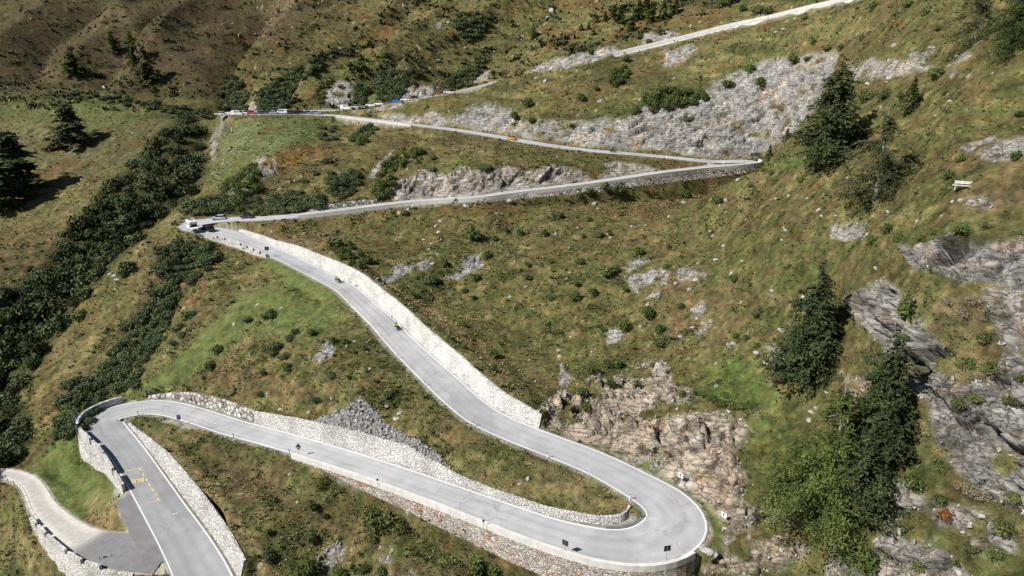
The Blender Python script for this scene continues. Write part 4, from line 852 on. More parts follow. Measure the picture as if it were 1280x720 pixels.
SPR = '''419 302 12 d|437 304 6 b|427 315 7 b|460 325 8 b|490 265 4 b|506 266 6 b|590 292 12 b|619 297 5 b|632 287 5 b|609 319 8 b|556 330 7 b|537 347 11 d|595 347 8 b|475 237 8 b|540 195 6 d|542 210 6 d|607 208 9 d|570 250 4 b
697 267 10 d|725 243 5 b|736 240 7 b|756 233 8 b|770 238 10 b|805 236 5 y|824 245 4 d|857 242 8 b|896 251 9 b|651 291 6 b|681 291 6 b|736 273 5 b|777 267 5 b|721 271 3 b|750 294 6 b|729 295 4 b|762 292 4 b|797 314 10 b|726 325 7 d|687 325 5 d|660 330 5 b|760 340 12 b|770 336 8 b|835 308 4 b|852 320 4 b|832 333 6 b|659 345 6 b|721 355 6 b|917 348 7 b
689 372 5 b|720 371 8 b|742 365 7 b|782 362 5 b|810 389 11 b|781 406 10 b|824 410 9 b|851 382 6 b|824 429 8 b|792 435 4 b|772 454 8 b|740 463 10 b|760 455 7 b|764 480 8 b|795 479 6 b|726 490 8 b|732 507 9 b|852 491 6 b|835 465 4 b|919 420 6 b|932 422 6 b|946 431 6 b|815 456 5 b|880 492 6 d
1107 287 11 b|1122 296 9 b|967 225 8 y|1201 287 11 b|1185 219 8 b|1270 195 9 b|1200 199 7 b|1167 290 5 b|1230 280 8 y|1091 8 8 b|1136 5 7 b|1156 17 5 b|1071 10 3 b|1077 47 5 b|1016 52 5 b|1006 22 5 b|1034 61 6 b|1050 59 6 b|992 74 8 b|1008 74 6 b|1171 35 7 y|1170 92 11 b|1083 118 13 y|1104 118 12 y|1181 116 5 b|1272 143 7 b|1129 118 8 y
725 61 5 d|737 65 4 b|745 110 5 b|726 122 7 b|661 129 8 b|643 145 7 b|795 139 8 b|815 125 9 b|832 129 7 b|910 105 9 b|937 85 9 b|951 103 8 b|664 151 6 b|714 157 4 b|861 147 7 d|825 41 6 b|811 52 6 b|799 45 6 d|947 12 10 y|927 11 7 b|900 5 8 b|960 14 8 b
337 390 11 d|370 412 7 d|361 420 8 d|345 430 10 d|355 444 7 d|360 457 9 d|342 440 7 d|329 465 5 b|325 492 6 b|414 466 7 d|396 497 8 d|484 492 6 d|432 425 6 b|417 425 6 b|404 427 4 b|390 416 6 b|442 439 4 b|455 435 4 b|435 470 5 b|469 476 4 b|522 370 4 b|592 372 5 b|581 362 5 d|617 440 8 b|580 432 5 b|579 405 5 b|617 460 6 b
310 397 7 d|272 435 9 d|264 456 8 b|235 392 8 d|222 407 9 d|227 416 7 d|206 422 6 d|217 427 6 d|242 390 5 d|254 472 4 b|99 392 11 d|78 410 7 b|162 330 13 d|155 340 8 d|400 602 9 y|390 632 8 b|405 644 6 b|387 672 9 b|335 665 6 b|337 692 10 d|389 705 14 b|378 712 10 b|427 715 10 b|455 710 9 b|477 712 8 b|480 647 21 y|465 640 14 y|500 655 12 y|469 672 9 y|505 652 9 b|600 708 18 b|620 712 12 b|612 692 6 b
437 80 5 b|452 82 8 b|475 92 7 b|482 68 6 b|450 71 6 b|505 186 4 b|410 200 7 d|395 215 6 d|380 225 6 d|415 215 6 d|120 290 8 d|90 60 6 d|1000 225 6 b|1088 300 8 b|1150 297 8 b|1130 420 9 y|1230 420 12 y|1210 450 13 y|1240 456 13 y|1200 500 12 y|1215 495 10 y|1172 490 8 y|1192 440 8 y|1140 600 15 b|1172 576 12 y|1145 608 9 y|1175 625 10 b|1262 500 12 y|1275 470 10 y|1060 685 22 b|1085 700 18 b|1115 690 13 y|1150 705 12 y|1250 655 14 y|1215 680 12 y|1245 690 13 y|1190 700 10 y|1265 620 12 y|1130 385 12 b'''
lab = {'b': ('young_pine', 'spiky', 'pine_leaf', 'bright green young shrub'), 'd': ('alder_bush', 'round', 'alder_leaf', 'dark rounded bush'), 'y': ('willow_bush', 'loose', 'willow_leaf', 'yellowish olive bush')}
def where(u, v):
    if u > 1040 and v > 330: return 'among the rocks of the cliff at the right edge'
    if u > 1040: return 'on the upper right hillside around the grey bench'
    if v > 560: return 'on the slope below the lower road'
    if u < 250: return 'on the grassy spur at the left'
    if v < 165: return 'on the hillside between the two highest roads' if u > 630 else 'on the far hillside above the parked cars'
    if u < 520 and v > 370: return 'on the slope left of the long straight'
    if v < 250: return 'beside the third road and its retaining wall'
    if u < 640: return 'on the slope just above the white wall'
    return 'on the broad slope below the grey retaining wall' if v < 350 else 'on the slope above the tan rock face'
for e in SPR.replace('\n', '|').split('|'):
    u, v, r, k = e.split(); u, v, r = float(u), float(v), float(r); nm, kd, mt, lb = lab[k]; w = where(u, v)
    bush_px(u, v, r, nm, kd, mt, lb+' '+w, lb+'s '+w, 1.0)
for u, v, r in ((1218,372,13),(1238,385,12),(1200,388,11),(1185,375,10),(1225,395,9),(1250,372,9),(1262,440,9),(1215,612,13),(1232,620,11),(1250,605,10),(1198,605,9)):
    bush_px(u, v, r, 'dry_bush', 'thin', 'dry_leaf', 'leafless grey brown scrub on the cliff at the right edge', 'dry scrub on the right cliff')
bush_px(1178, 640, 11, 'rust_bush', 'round', 'rust_leaf', 'orange rust coloured bush low on the right cliff', None)
for u, v, r in ((892,494,9),(903,500,9),(915,502,10),(928,503,9),(905,490,7)):
    bush_px(u, v, r, 'young_pine', 'round', 'pine_leaf', 'low bright green cushion shrub on the brow above the tan rock face', 'cushion shrubs above the rock face', .6)
for u, v, r in ((945,212,5),(955,211,6),(965,213,6),(976,214,6),(938,213,5)):
    bush_px(u, v, r, 'willow_bush', 'loose', 'willow_leaf', 'yellow green shrub hiding the outer end of the right hairpin', 'yellow green shrubs at the right hairpin', .9)

# conifers
def conifer_data(seed, whorls=30, per=9, width=.26, droop=.18, dens=1.0, leaf=.020, kind='spruce'):
    r = np.random.RandomState(seed); cs = []; ns = []; tn = []; segs = [((0, 0, -.06), (0, 0, .5), .022, .013), ((0, 0, .5), (0, 0, .985), .013, .002)]
    for w in range(whorls):
        f = (w+.5)/whorls; z = .05 + .94*f**.95; wk = 1 if kind == 'spruce' else .72+.5*r.rand()
        Lw = width*((1-f)**.8*.97+.02)*(1 if f > .12 else .82+f*1.5)
        for b in range(max(4, int(per*(1-.35*f)))):
            a = r.rand()*6.283; L = Lw*wk*(.62+.55*r.rand())*(1+.22*math.sin(a*2+seed+w*.25)); n = max(4, int(46*dens*L/width*(1 if kind == 'spruce' else .75)))
            t = r.rand(n)**.75; d = np.array([math.cos(a), math.sin(a)]); side_ = np.array([-d[1], d[0]])
            lat = (r.rand(n)*2-1)*L*.26*(1-t*.55)
            if kind == 'spruce': zz = z + L*(.22*t - droop*2.2*t*t) ; zz += -r.rand(n)*L*.10
            else: zz = z + L*(.10*t - .35*t*t + .18*math.sin(a*3+w)) - r.rand(n)*L*.16
            p = np.c_[d[0]*L*t+side_[0]*lat, d[1]*L*t+side_[1]*lat, zz]
            cs.append(p); nn = np.c_[np.full((n, 2), 0)+d*.5, np.full(n, .9)]; ns.append(nn)
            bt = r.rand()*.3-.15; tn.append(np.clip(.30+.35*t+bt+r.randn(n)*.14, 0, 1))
            if r.rand() < (.03 if kind != 'spruce' else .10): segs.append(((0, 0, z), (d[0]*L*.8, d[1]*L*.8, z+L*(.08-.2)), .004, .0015))
    c = np.vstack(cs); nn = np.vstack(ns); t = np.concatenate(tn)
    gap = fbm(c*np.array([1, 1, .8]), 9., 3, seed); keep_ = gap > (-.16 if kind == 'spruce' else -.06) - .5*r.rand(len(c))*.4
    c, nn, t = c[keep_], nn[keep_], np.clip(t[keep_] + gap[keep_]*.55, 0, 1)
    V, Fq = quads(c, nn, np.full(len(c), leaf), 1.9 if kind == 'spruce' else 2.7, seed)
    return V, Fq, np.repeat(t, 4), segs
CON = {}
def con_proto(key, **k):
    V, Fq, tone, segs = conifer_data(**k); o = new_mesh('crown', V, Fq, None, smooth_=False); set_tone(o, tone); me = o.data; bpy.data.objects.remove(o)
    SV, SF = stem_mesh(segs, 6); o = new_mesh('trunk', SV, SF, None); sm = o.data; bpy.data.objects.remove(o); CON[key] = (me, sm)
con_proto('spruce_a', seed=1, whorls=46, per=14, width=.30, dens=2.0, leaf=.0115)
con_proto('spruce_b', seed=2, whorls=42, per=13, width=.33, dens=2.0, leaf=.0125)
con_proto('spruce_c', seed=3, whorls=26, per=9, width=.24, dens=.7, leaf=.028)
con_proto('spruce_d', seed=5, whorls=24, per=8, width=.26, dens=.6, leaf=.030)
con_proto('larch_a', seed=11, whorls=38, per=14, width=.42, dens=3.8, leaf=.0078, kind='larch')
con_proto('larch_b', seed=12, whorls=34, per=13, width=.38, dens=3.4, leaf=.0085, kind='larch')
con_proto('larch_c', seed=13, whorls=22, per=10, width=.34, dens=1.6, leaf=.028, kind='larch')
def conifer(u, vb, vt, wpx, key, mat, name, label, lean=(0, 0), group=None, bark='bark', rz=None):
    loc, nrm = hit(u, vb); D = project(np.array(loc))[2]
    # height from the sight line to the tip
    a = np.array(loc); H = (vb-vt)*D/F/C_*1.0
    for _ in range(4):
        uu, vv, dd = project(a + np.array([0, 0, H])); H *= (vb-vt)/max(vb-vv, 1)
    for _ in range(3):                                 # the crown, not the foot, stands over the given photo column
        um = project(np.array(loc) + np.array([0, 0, H*.45]))[0]; ub = project(np.array(loc))[0]; loc = hit(ub - (um-u), vb)[0]
    W = wpx*D/F; key_w = {'spruce_a': .30, 'spruce_b': .33, 'spruce_c': .24, 'spruce_d': .26, 'larch_a': .42, 'larch_b': .38, 'larch_c': .34}[key]*2*.80
    t = empty(name, label, 'tree', loc, rs.rand()*6.28 if rz is None else rz, group); t.scale = (W/key_w, W/key_w, H); t.rotation_euler.x = lean[0]; t.rotation_euler.y = lean[1]
    me, sm = CON[key]
    for nm, md, mt in (('crown', me, mat), ('trunk', sm, bark)):
        o = link(nm, md, t)
        if not md.materials: md.materials.append(None)
        o.material_slots[0].link = 'OBJECT'; o.material_slots[0].material = MATS[mt]
    return t
S = 'spruce_leaf'; Lf = 'larch_leaf'
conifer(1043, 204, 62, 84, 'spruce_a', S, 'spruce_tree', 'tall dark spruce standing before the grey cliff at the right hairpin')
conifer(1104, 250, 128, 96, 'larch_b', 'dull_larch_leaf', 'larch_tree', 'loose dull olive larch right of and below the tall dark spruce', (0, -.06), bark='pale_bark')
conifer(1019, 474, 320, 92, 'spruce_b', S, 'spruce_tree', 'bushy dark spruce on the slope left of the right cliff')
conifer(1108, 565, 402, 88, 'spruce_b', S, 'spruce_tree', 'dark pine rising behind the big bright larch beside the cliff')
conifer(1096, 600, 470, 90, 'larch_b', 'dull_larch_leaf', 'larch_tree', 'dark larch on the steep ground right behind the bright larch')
conifer(1100, 640, 492, 96, 'spruce_b', S, 'spruce_tree', 'dark spruce added behind the right side of the big larch to deepen the shadow there')  # extra tree, added to thicken the dark shadow right of the larches
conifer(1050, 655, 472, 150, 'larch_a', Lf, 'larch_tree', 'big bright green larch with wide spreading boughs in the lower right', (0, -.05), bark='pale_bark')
conifer(996, 630, 545, 92, 'larch_b', Lf, 'larch_tree', 'lower bright green larch spreading left towards the tan rocks')
conifer(1228, 52, -60, 60, 'larch_b', 'dull_larch_leaf', 'larch_tree', 'larch with pale split trunk cut off by the top edge near the right corner', bark='pale_bark')
conifer(1275, 64, -50, 62, 'larch_a', Lf, 'larch_tree', 'green larch in the top right corner')
conifer(84, 180, 126, 56, 'larch_c', 'dull_larch_leaf', 'larch_tree', 'rounded larch alone on the upper left meadow')
conifer(12, 240, 158, 76, 'larch_c', 'spruce_leaf', 'spruce_tree', 'large dark tree at the left edge on the meadow')
conifer(-14, 262, 186, 60, 'spruce_d', S, 'spruce_tree', 'dark tree partly cut off by the left edge below the large one')
conifer(36, 228, 212, 18, 'spruce_d', 'larch_leaf', 'spruce_tree', 'small green sapling beside the large dark tree at the left edge')
conifer(89, 92, 62, 24, 'larch_c', Lf, 'larch_tree', 'leftmost of the four larches on the brown far hillside')
conifer(140, 64, 36, 16, 'larch_c', 'dull_larch_leaf', 'larch_tree', 'highest thin larch on the brown far hillside')
conifer(165, 82, 36, 17, 'larch_c', Lf, 'larch_tree', 'tall narrow larch on the brown far hillside touching its taller neighbour')
conifer(181, 102, 54, 24, 'larch_c', 'dull_larch_leaf', 'larch_tree', 'lowest dark larch of the four on the brown far hillside')
conifer(1141, 139, 94, 22, 'spruce_c', 'larch_leaf', 'spruce_tree', 'slim green spruce on the slope right of the tall dark spruce')
conifer(962, 202, 174, 15, 'spruce_d', S, 'spruce_tree', 'small dark spruce just right of the black sign at the right hairpin')
conifer(984, 176, 160, 13, 'spruce_d', S, 'spruce_tree', 'tiny spruce at the foot of the grey cliff')
conifer(1133, 396, 362, 22, 'spruce_d', 'pine_leaf', 'spruce_tree', 'small bright spruce in a cleft at the top of the right cliff')
conifer(667, 46, 30, 12, 'spruce_d', 'pine_leaf', 'spruce_tree', 'lone small spruce on the open hillside at the top middle')
for u, vb, h, w in ((776,30,24,17),(799,24,26,16),(790,38,20,15),(815,27,28,18),(830,24,26,16),(845,17,20,14),(757,26,13,9),(736,37,10,7),(742,44,9,8),(727,38,9,7),(747,28,10,7),(768,20,16,12),(808,14,20,14)):
    conifer(u, vb, vb-h, w, 'larch_c', Lf, 'larch_tree', 'green larch in the small grove on the hillside at the top right of centre', group='larch grove at the top')

# ------------------------------------------------------------------ low ground cover: heather, juniper and tussocks too many to count
cand = np.nonzero((M1 > .15) & (M2 > .25) & (rock < .45) & (lawn < .5) & (U0 > -150) & (U0 < 1430) & (V0 > -40) & (V0 < 800))[0]
r2 = np.random.RandomState(99); nG = 110000
wgt = np.ones(len(cand)); wgt *= .25 + smooth(-.1, .3, n5[cand]+n3[cand]*.5); wgt /= wgt.sum()
pick = r2.choice(cand, nG, p=wgt)
loc = P[pick] + r2.randn(nG, 3)*.05; dep = D0[pick]
size = np.clip((.13+.30*r2.rand(nG)**2)*np.clip(dep/120, .5, 1.7), .08, 1.0)
nb = 5; Vs = []; Ts = []
colr = C[pick]; fars = (dep > 300) & (V0[pick] < 140) & (streak[pick] + .25*r2.rand(nG) > .16); size = np.where(fars, size*1.9, size)
juni = (dwarf[pick] + r2.rand(nG)*.6 > .88); size = np.where(juni, size*1.35, size)*np.where((dep > 300) & (loc[:, 2] > -34), 1.5, 1.0)
colr = np.where(juni[:, None], np.array([.045,.062,.022])*(.7+.8*r2.rand(nG, 1)), colr*(.75+.75*r2.rand(nG, 1)))
colr = np.where(fars[:, None], np.array([.040,.048,.020])*(.7+.8*r2.rand(nG, 1)), colr); straw = r2.rand(nG) < .10; colr = np.where(straw[:, None], STRAW*(.8+.5*r2.rand(nG, 1)), colr)
for k in range(nb):
    a = r2.rand(nG)*6.283; d = np.c_[np.cos(a), np.sin(a), np.zeros(nG)]; s = size[:, None]
    c0 = loc + d*s*.35*r2.rand(nG, 1); lean_ = d*s*(.3+.4*r2.rand(nG, 1)); side2 = np.c_[-d[:, 1], d[:, 0], np.zeros(nG)]*s*.30
    upv = np.c_[np.zeros((nG, 2)), (.35+.5*r2.rand(nG))*size]
    Vs.append(np.stack([c0 - side2, c0 + side2, c0 + side2*.45 + lean_ + upv, c0 - side2*.45 + lean_ + upv], 1))
V = np.stack(Vs, 1).reshape(-1, 3); V[:, 2] -= .03
gc = new_mesh('ground_cover', V, np.arange(len(V)).reshape(-1, 4), None, smooth_=False); gc['kind'] = 'stuff'; gc['label'] = 'heather, juniper and grass tussocks covering the slopes'; gc['category'] = 'ground cover'
m, t, b = nt('tussock', .9, .1); a = t.nodes.new('ShaderNodeAttribute'); a.attribute_name = 'Col'; t.links.new(a.outputs[0], b.inputs['Base Color']); gc.data.materials.append(m)
cc4 = np.repeat(np.c_[colr, np.ones(nG)], nb*4, 0).astype(np.float32)
at = gc.data.attributes.new('Col', 'FLOAT_COLOR', 'POINT'); at.data.foreach_set('color', cc4.ravel())

# ------------------------------------------------------------------ boulders and scree
ROCKP = []
m, t, b = nt('boulder_rock', .9, .12); g = geo(t); n = noise_node(t, 2.2, 6, .7, g)
t.links.new(ramp(t, n.outputs[0], [(.3, (.19,.18,.17)), (.55, (.35,.34,.32)), (.75, (.46,.45,.42))]).outputs[0], b.inputs['Base Color']); bump(t, b, n.outputs[0], .6, .15)
for s in range(5):
    bm = bmesh.new(); bmesh.ops.create_icosphere(bm, subdivisions=3, radius=1); r = np.random.RandomState(s)
    pl = [(r.randn(3), .55+.3*r.rand()) for _ in range(9)]
    for v_ in bm.verts:
        p = np.array(v_.co)
        for nn_, dd in pl:
            nn_ = nn_/np.linalg.norm(nn_); q_ = p@nn_
            if q_ > dd: p = p - nn_*(q_-dd)
        v_.co = p*np.array([1.15, .85, .62])
    me = bpy.data.meshes.new('boulder'); bm.to_mesh(me); bm.free(); me.materials.append(MATS['boulder_rock']); ROCKP.append(me)
def boulder(u, v, r, label, group):
    loc, nrm = hit(u, v); D = project(np.array(loc))[2]; R = r*D/F
    o = link('boulder', ROCKP[rs.randint(5)]); o.location = loc; o.rotation_euler = (rs.rand()*.8-.4, rs.rand()*.8-.4, rs.rand()*6.28); o.scale = (R, R, R*(.8+.5*rs.rand()))
    o['label'] = label; o['category'] = 'boulder'; o['group'] = group
BL = '''743 254 5|747 261 3|755 265 3|836 271 4|854 253 4|922 225 5|907 250 5|900 256 4|694 292 3|722 285 2|763 297 3|790 283 3|905 308 5|895 325 5|928 326 3|888 289 3|908 265 3|583 258 5|637 252 5|620 267 3|622 276 3|760 293 3
729 401 3|758 403 2|713 421 3|699 438 4|700 446 4|740 440 3|704 458 2|669 477 3|720 397 2|800 408 3|850 420 4|866 409 5|872 398 4|896 455 4|945 441 6|958 455 6|917 430 5|957 535 0|965 363 4|980 285 4|982 288 4|1043 289 4|1009 248 3|970 248 3|1027 270 3|1045 270 3|1165 60 6|1170 145 3
1187 127 4|1112 97 6|1085 105 5|1108 103 4|1117 57 5|690 14 6|684 22 4|682 101 5|843 98 3|750 127 5|670 98 3|875 28 4|863 33 4|980 37 5|970 40 4|658 78 2|700 61 2|728 62 3|560 28 3|506 8 6|548 76 4|582 60 3|590 34 2|426 66 2|522 58 3|1060 330 0
660 598 5|650 605 4|698 602 2|540 365 2|495 523 6|500 517 5|484 508 4|415 498 4|413 505 3|458 428 3|443 427 3|433 432 3|459 440 2|462 461 3|463 399 2|231 385 4|143 345 6|147 350 5|138 343 4|372 628 4|362 593 3|372 587 2|273 605 3|271 620 3|335 602 2|476 698 3|395 640 4
102 224 2|92 237 2|267 217 3|166 167 3|75 155 2|191 262 5|198 257 4|100 288 2|290 190 3|280 205 3|268 180 3|1015 515 6|1020 510 5|1012 525 5|1033 490 5|1005 372 6|977 300 3|1083 190 3|1095 335 4|953 545 0|978 413 7|965 450 6|970 458 5|1110 265 4|1200 250 6|1215 252 5|1190 252 4|1225 250 4|1260 20 3
510 262 5|517 258 5|500 266 5|830 340 6|815 350 5|795 345 5|845 355 5|870 350 5|862 362 4|540 330 5|597 330 5|552 300 4|548 290 4|540 305 4|530 300 4|545 283 4|550 276 4|536 312 3'''
for e in BL.replace('\n', '|').split('|'):
    u, v, r = map(float, e.split())
    if r: w = where(u, v); boulder(u, v, r*.8, 'pale grey boulder lying '+w, 'boulders '+w)
# outcrop stones round the right hairpin end
for u, v, r in ((884,688,10),(878,684,6),(893,692,7),(1108,288,0),(1150,305,0)):
    if r: boulder(u, v, r, 'big pale block at the right end of the hairpin wall', 'blocks at the wall end')
flat('scree_rock', (.25,.245,.235), .95, .1, var=.45, scale=1.4)
def scatter_stones(mask_idx, n, smin, smax, name, label, seed):
    r = np.random.RandomState(seed); pk = r.choice(mask_idx, n); Vb = np.array([(-1,-.8,-.6),(1,-.7,-.6),(.9,.8,-.6),(-.8,.9,-.5),(-.7,-.6,.6),(.6,-.6,.7),(.7,.5,.5),(-.6,.7,.6)])
    Fb = np.array([(0,3,2,1),(4,5,6,7),(0,1,5,4),(1,2,6,5),(2,3,7,6),(3,0,4,7)]); V = []; Fq = []
    s = smin + (smax-smin)*r.rand(n)**2.5; a = r.randn(n, 3)*.9; ca_, sa_ = np.cos(a), np.sin(a)
    W = Vb[None]*(1+.35*r.randn(n, 8, 1)*.6)*s[:, None, None]*np.array([1.2, .9, .6])
    for ax in range(3):
        i, j = [(1, 2), (2, 0), (0, 1)][ax]; x = W[:, :, i].copy(); y = W[:, :, j].copy()
        W[:, :, i] = x*ca_[:, ax:ax+1]-y*sa_[:, ax:ax+1]; W[:, :, j] = x*sa_[:, ax:ax+1]+y*ca_[:, ax:ax+1]
    V = (W + (P[pk]+r.randn(n, 3)*.1)[:, None]).reshape(-1, 3); Fq = (Fb[None]+8*np.arange(n)[:, None, None]).reshape(-1, 4)
    o = new_mesh(name, V, Fq, MATS['scree_rock' if name == 'scree' else 'boulder_rock'], smooth_=False); o['kind'] = 'stuff'; o['label'] = label; o['category'] = 'scree'
scr = inpoly(ROCKS[[i for i, q_ in enumerate(ROCKS) if q_[0][0] == (392, 525)][0]][0], 4)
scatter_stones(np.nonzero((scr > .5) & (M1 > 1.5))[0], 4500, .10, .5, 'scree', 'grey scree tongue above the long white stone wall', 1)
m3 = np.nonzero(((inpoly([(262,160),(280,140),(320,150),(300,200),(268,230)], 6) > .5) | ((rock > .12) & (rock < .7))) & (M1 > 1.2) & (U0 > -50) & (U0 < 1330) & (V0 > -20) & (V0 < 740))[0]
m3 = m3[(D0[m3] > 110) | (np.random.RandomState(4).rand(len(m3)) < .18)]
scatter_stones(m3, 6000, .06, .32, 'loose_stones', 'loose stones strewn round the rock outcrops', 2)
cr_i = np.nonzero((rock > .55) & (U0 > 640) & (U0 < 1300) & (V0 > 290) & (V0 < 730))[0]

# ------------------------------------------------------------------ small built things
class MB:
    def __init__(s): s.bm = bmesh.new()
    def box(s, c, d, rz=0, ry=0, rx=0, taper=1.0):
        M = Matrix.Translation(c) @ Matrix.Rotation(rz, 4, 'Z') @ Matrix.Rotation(ry, 4, 'Y') @ Matrix.Rotation(rx, 4, 'X')
        vs_ = []
        for x in (-1, 1):
            for y in (-1, 1):
                for z in (-1, 1):
                    k = taper if z > 0 else 1; vs_.append(s.bm.verts.new(M @ Vector((x*d[0]/2*k, y*d[1]/2*k, z*d[2]/2))))
        for f in ((0,1,3,2),(4,6,7,5),(0,4,5,1),(2,3,7,6),(0,2,6,4),(1,5,7,3)): s.bm.faces.new([vs_[i] for i in f])
        return s
    def cyl(s, p0, p1, r0, r1=None, n=10):
        p0, p1 = Vector(p0), Vector(p1); r1 = r0 if r1 is None else r1; d = (p1-p0).normalized(); a = d.orthogonal().normalized(); b = d.cross(a)
        A = [s.bm.verts.new(p0+(a*math.cos(t)+b*math.sin(t))*r0) for t in [2*math.pi*k/n for k in range(n)]]
        B = [s.bm.verts.new(p1+(a*math.cos(t)+b*math.sin(t))*r1) for t in [2*math.pi*k/n for k in range(n)]]
        for k in range(n): s.bm.faces.new((A[k], A[(k+1) % n], B[(k+1) % n], B[k]))
        s.bm.faces.new(A[::-1]); s.bm.faces.new(B); return s
    def prism(s, prof, w0, w1=None, y=0, top=None):
        """side profile (x,z) extruded across y; w1 gives the half width per point"""
        w1 = w1 or [w0]*len(prof)
        A = [s.bm.verts.new((x, y-w, z)) for (x, z), w in zip(prof, w1)]; B = [s.bm.verts.new((x, y+w, z)) for (x, z), w in zip(prof, w1)]
        n = len(prof)
        for k in range(n): s.bm.faces.new((A[k], A[(k+1) % n], B[(k+1) % n], B[k]))
        s.bm.faces.new(A[::-1]); s.bm.faces.new(B); return s
    def poly(s, pts, th):
        pts = [Vector(p) for p in pts]; nrm = (pts[1]-pts[0]).cross(pts[2]-pts[1]).normalized()*th
        A = [s.bm.verts.new(p) for p in pts]; B = [s.bm.verts.new(p+nrm) for p in pts]; n = len(pts)
        for k in range(n): s.bm.faces.new((A[k], A[(k+1) % n], B[(k+1) % n], B[k]))
        s.bm.faces.new(A[::-1]); s.bm.faces.new(B); return s
    def build(s, name, mat, parent=None, bev=0):
        bmesh.ops.recalc_face_normals(s.bm, faces=s.bm.faces)
        if bev: bmesh.ops.bevel(s.bm, geom=list(s.bm.edges), offset=bev, segments=2, affect='EDGES', clamp_overlap=True)
        me = bpy.data.meshes.new(name); s.bm.to_mesh(me); s.bm.free(); me.materials.append(MATS[mat]); return link(name, me, parent)
def copy_tree(o, parent=None):
    c = o.copy(); scene.collection.objects.link(c); c.parent = parent
    for ch in list(o.children): copy_tree(ch, c)
    return c
for nm, c in (('white', (.80,.80,.79)), ('silver', (.48,.50,.53)), ('black', (.012,.012,.014)), ('dark_grey', (.05,.052,.058)), ('red', (.30,.03,.035)), ('blue', (.02,.14,.45)), ('steel_blue', (.14,.21,.33)), ('yellow', (.60,.36,.06)), ('beige', (.6,.52,.36))):
    m = flat('car_'+nm, c, .28, .5); m.node_tree.nodes['Principled BSDF'].inputs['Coat Weight'].default_value = .6
flat('glass', (.015,.018,.022), .08, .6); flat('tyre', (.02,.02,.02), .8, .2); flat('rim', (.45,.45,.46), .35, .5, metal=.8); flat('lamp', (.85,.84,.80), .15, .6); flat('tail', (.45,.02,.02), .3, .5)
flat('steel_grey', (.33,.34,.35), .45, .4, metal=.5); flat('sign_back', (.035,.037,.042), .6, .3); flat('sign_blue', (.015,.07,.32), .45, .4); flat('sign_white', (.78,.78,.78), .45, .4); flat('sign_dusty_blue', (.16,.19,.30), .5, .3)
flat('post_white', (.80,.80,.79), .55, .3); flat('sign_red', (.6,.03,.03), .5, .3); flat('weathered_wood', (.52,.50,.48), .85, .15, var=.25, scale=3); flat('fence_wood', (.20,.16,.12), .9, .1, var=.3)
flat('black_plastic', (.015,.015,.016), .5, .3); flat('jacket_lime', (.42,.85,.06), .7, .2); flat('jacket_black', (.02,.02,.024), .7, .2); flat('helmet_white', (.75,.75,.75), .25, .5); flat('helmet_black', (.015,.015,.018), .25, .5); flat('trousers', (.025,.026,.03), .8, .2); flat('bike_paint', (.03,.035,.045), .3, .5); flat('tank_silver', (.35,.36,.38), .3, .5)
def wheels(t, xs, half, r, wd=.22):
    for x in xs:
        for s in (-1, 1):
            w = MB().cyl((x, s*(half-wd), r), (x, s*half, r), r, n=14).build('wheel', 'tyre', t); MB().cyl((x, s*(half-.02), r), (x, s*(half+.012), r), r*.6, n=10).build('rim', 'rim', w)
def make_car(paint, label, loc, rz, kind='hatch', cat='car', group=None, lift=0):
    t = empty('parked_car' if group else 'car', label, cat, loc, rz, group)
    if kind == 'van':
        MB().prism([(-2.4,.35),(2.3,.35),(2.4,.75),(2.25,1.05),(1.75,1.2),(1.25,1.95),(-2.4,2.0)], .95, [.95,.95,.93,.93,.95,.82,.86]).build('body', paint, t, .05)
        MB().prism([(1.80,1.22),(1.33,1.88),(1.27,1.90),(1.72,1.2)], .80).build('windscreen', 'glass', t)
        g = MB()
        for s in (-1, 1): g.box((.1, s*.925, 1.5), (2.6, .03, .45))
        g.build('side_windows', 'glass', t)
    else:
        k = {'hatch': 0, 'suv': .18, 'estate': .03, 'low': -.05}[kind]; L_ = 2.15
        MB().prism([(-L_,.30),(L_-.05,.28),(L_,.58),(L_-.15,.72+k),(1.05,.90+k),(-1.95,.95+k),(-L_+.02,.80)], .88, [.84,.84,.86,.86,.90,.90,.86]).build('body', paint, t, .04)
        rear = -1.95 if kind != 'low' else -1.3
        MB().prism([(1.05,.90+k),(.42,1.36+k),(rear+.45,1.40+k),(rear,.94+k)], .8, [.84,.66,.66,.82]).build('windows', 'glass', t)
        MB().prism([(.40,1.355+k),(.30,1.42+k),(rear+.55,1.455+k),(rear+.42,1.395+k)], .68).build('roof', paint, t, .02)
    wheels(t, (-1.35, 1.35), .90, .33)
    for s in (-1, 1):
        MB().box((2.12 if kind != 'van' else 2.36, s*.62, .66), (.10, .34, .16)).build('headlight', 'lamp', t)
        MB().box((-2.14 if kind != 'van' else -2.41, s*.70, .80), (.06, .22, .22)).build('tail_light', 'tail', t)
    return t
def road_xyz(u, v, lo, hi):
    i = idx(main, u, v, lo, hi); p = ptz(u, v, main.P[i, 2]); return Vector(p), math.atan2(main.T[i, 1], main.T[i, 0])
def road_off(u, lo, hi, off, v=None):
    d = np.abs(main.uv[lo:hi, 0]-u); i = lo+int(np.argmin(d)); p = main.P[i, :2] + main.N[i]*off; return Vector((*p, main.P[i, 2]+.01)), math.atan2(main.T[i, 1], main.T[i, 0]), i
# traffic at the left upper hairpin
a0, a1 = I['H2']-30, I['H2']+40
def face(rz_px):  # heading from two photo directions
    return rz_px
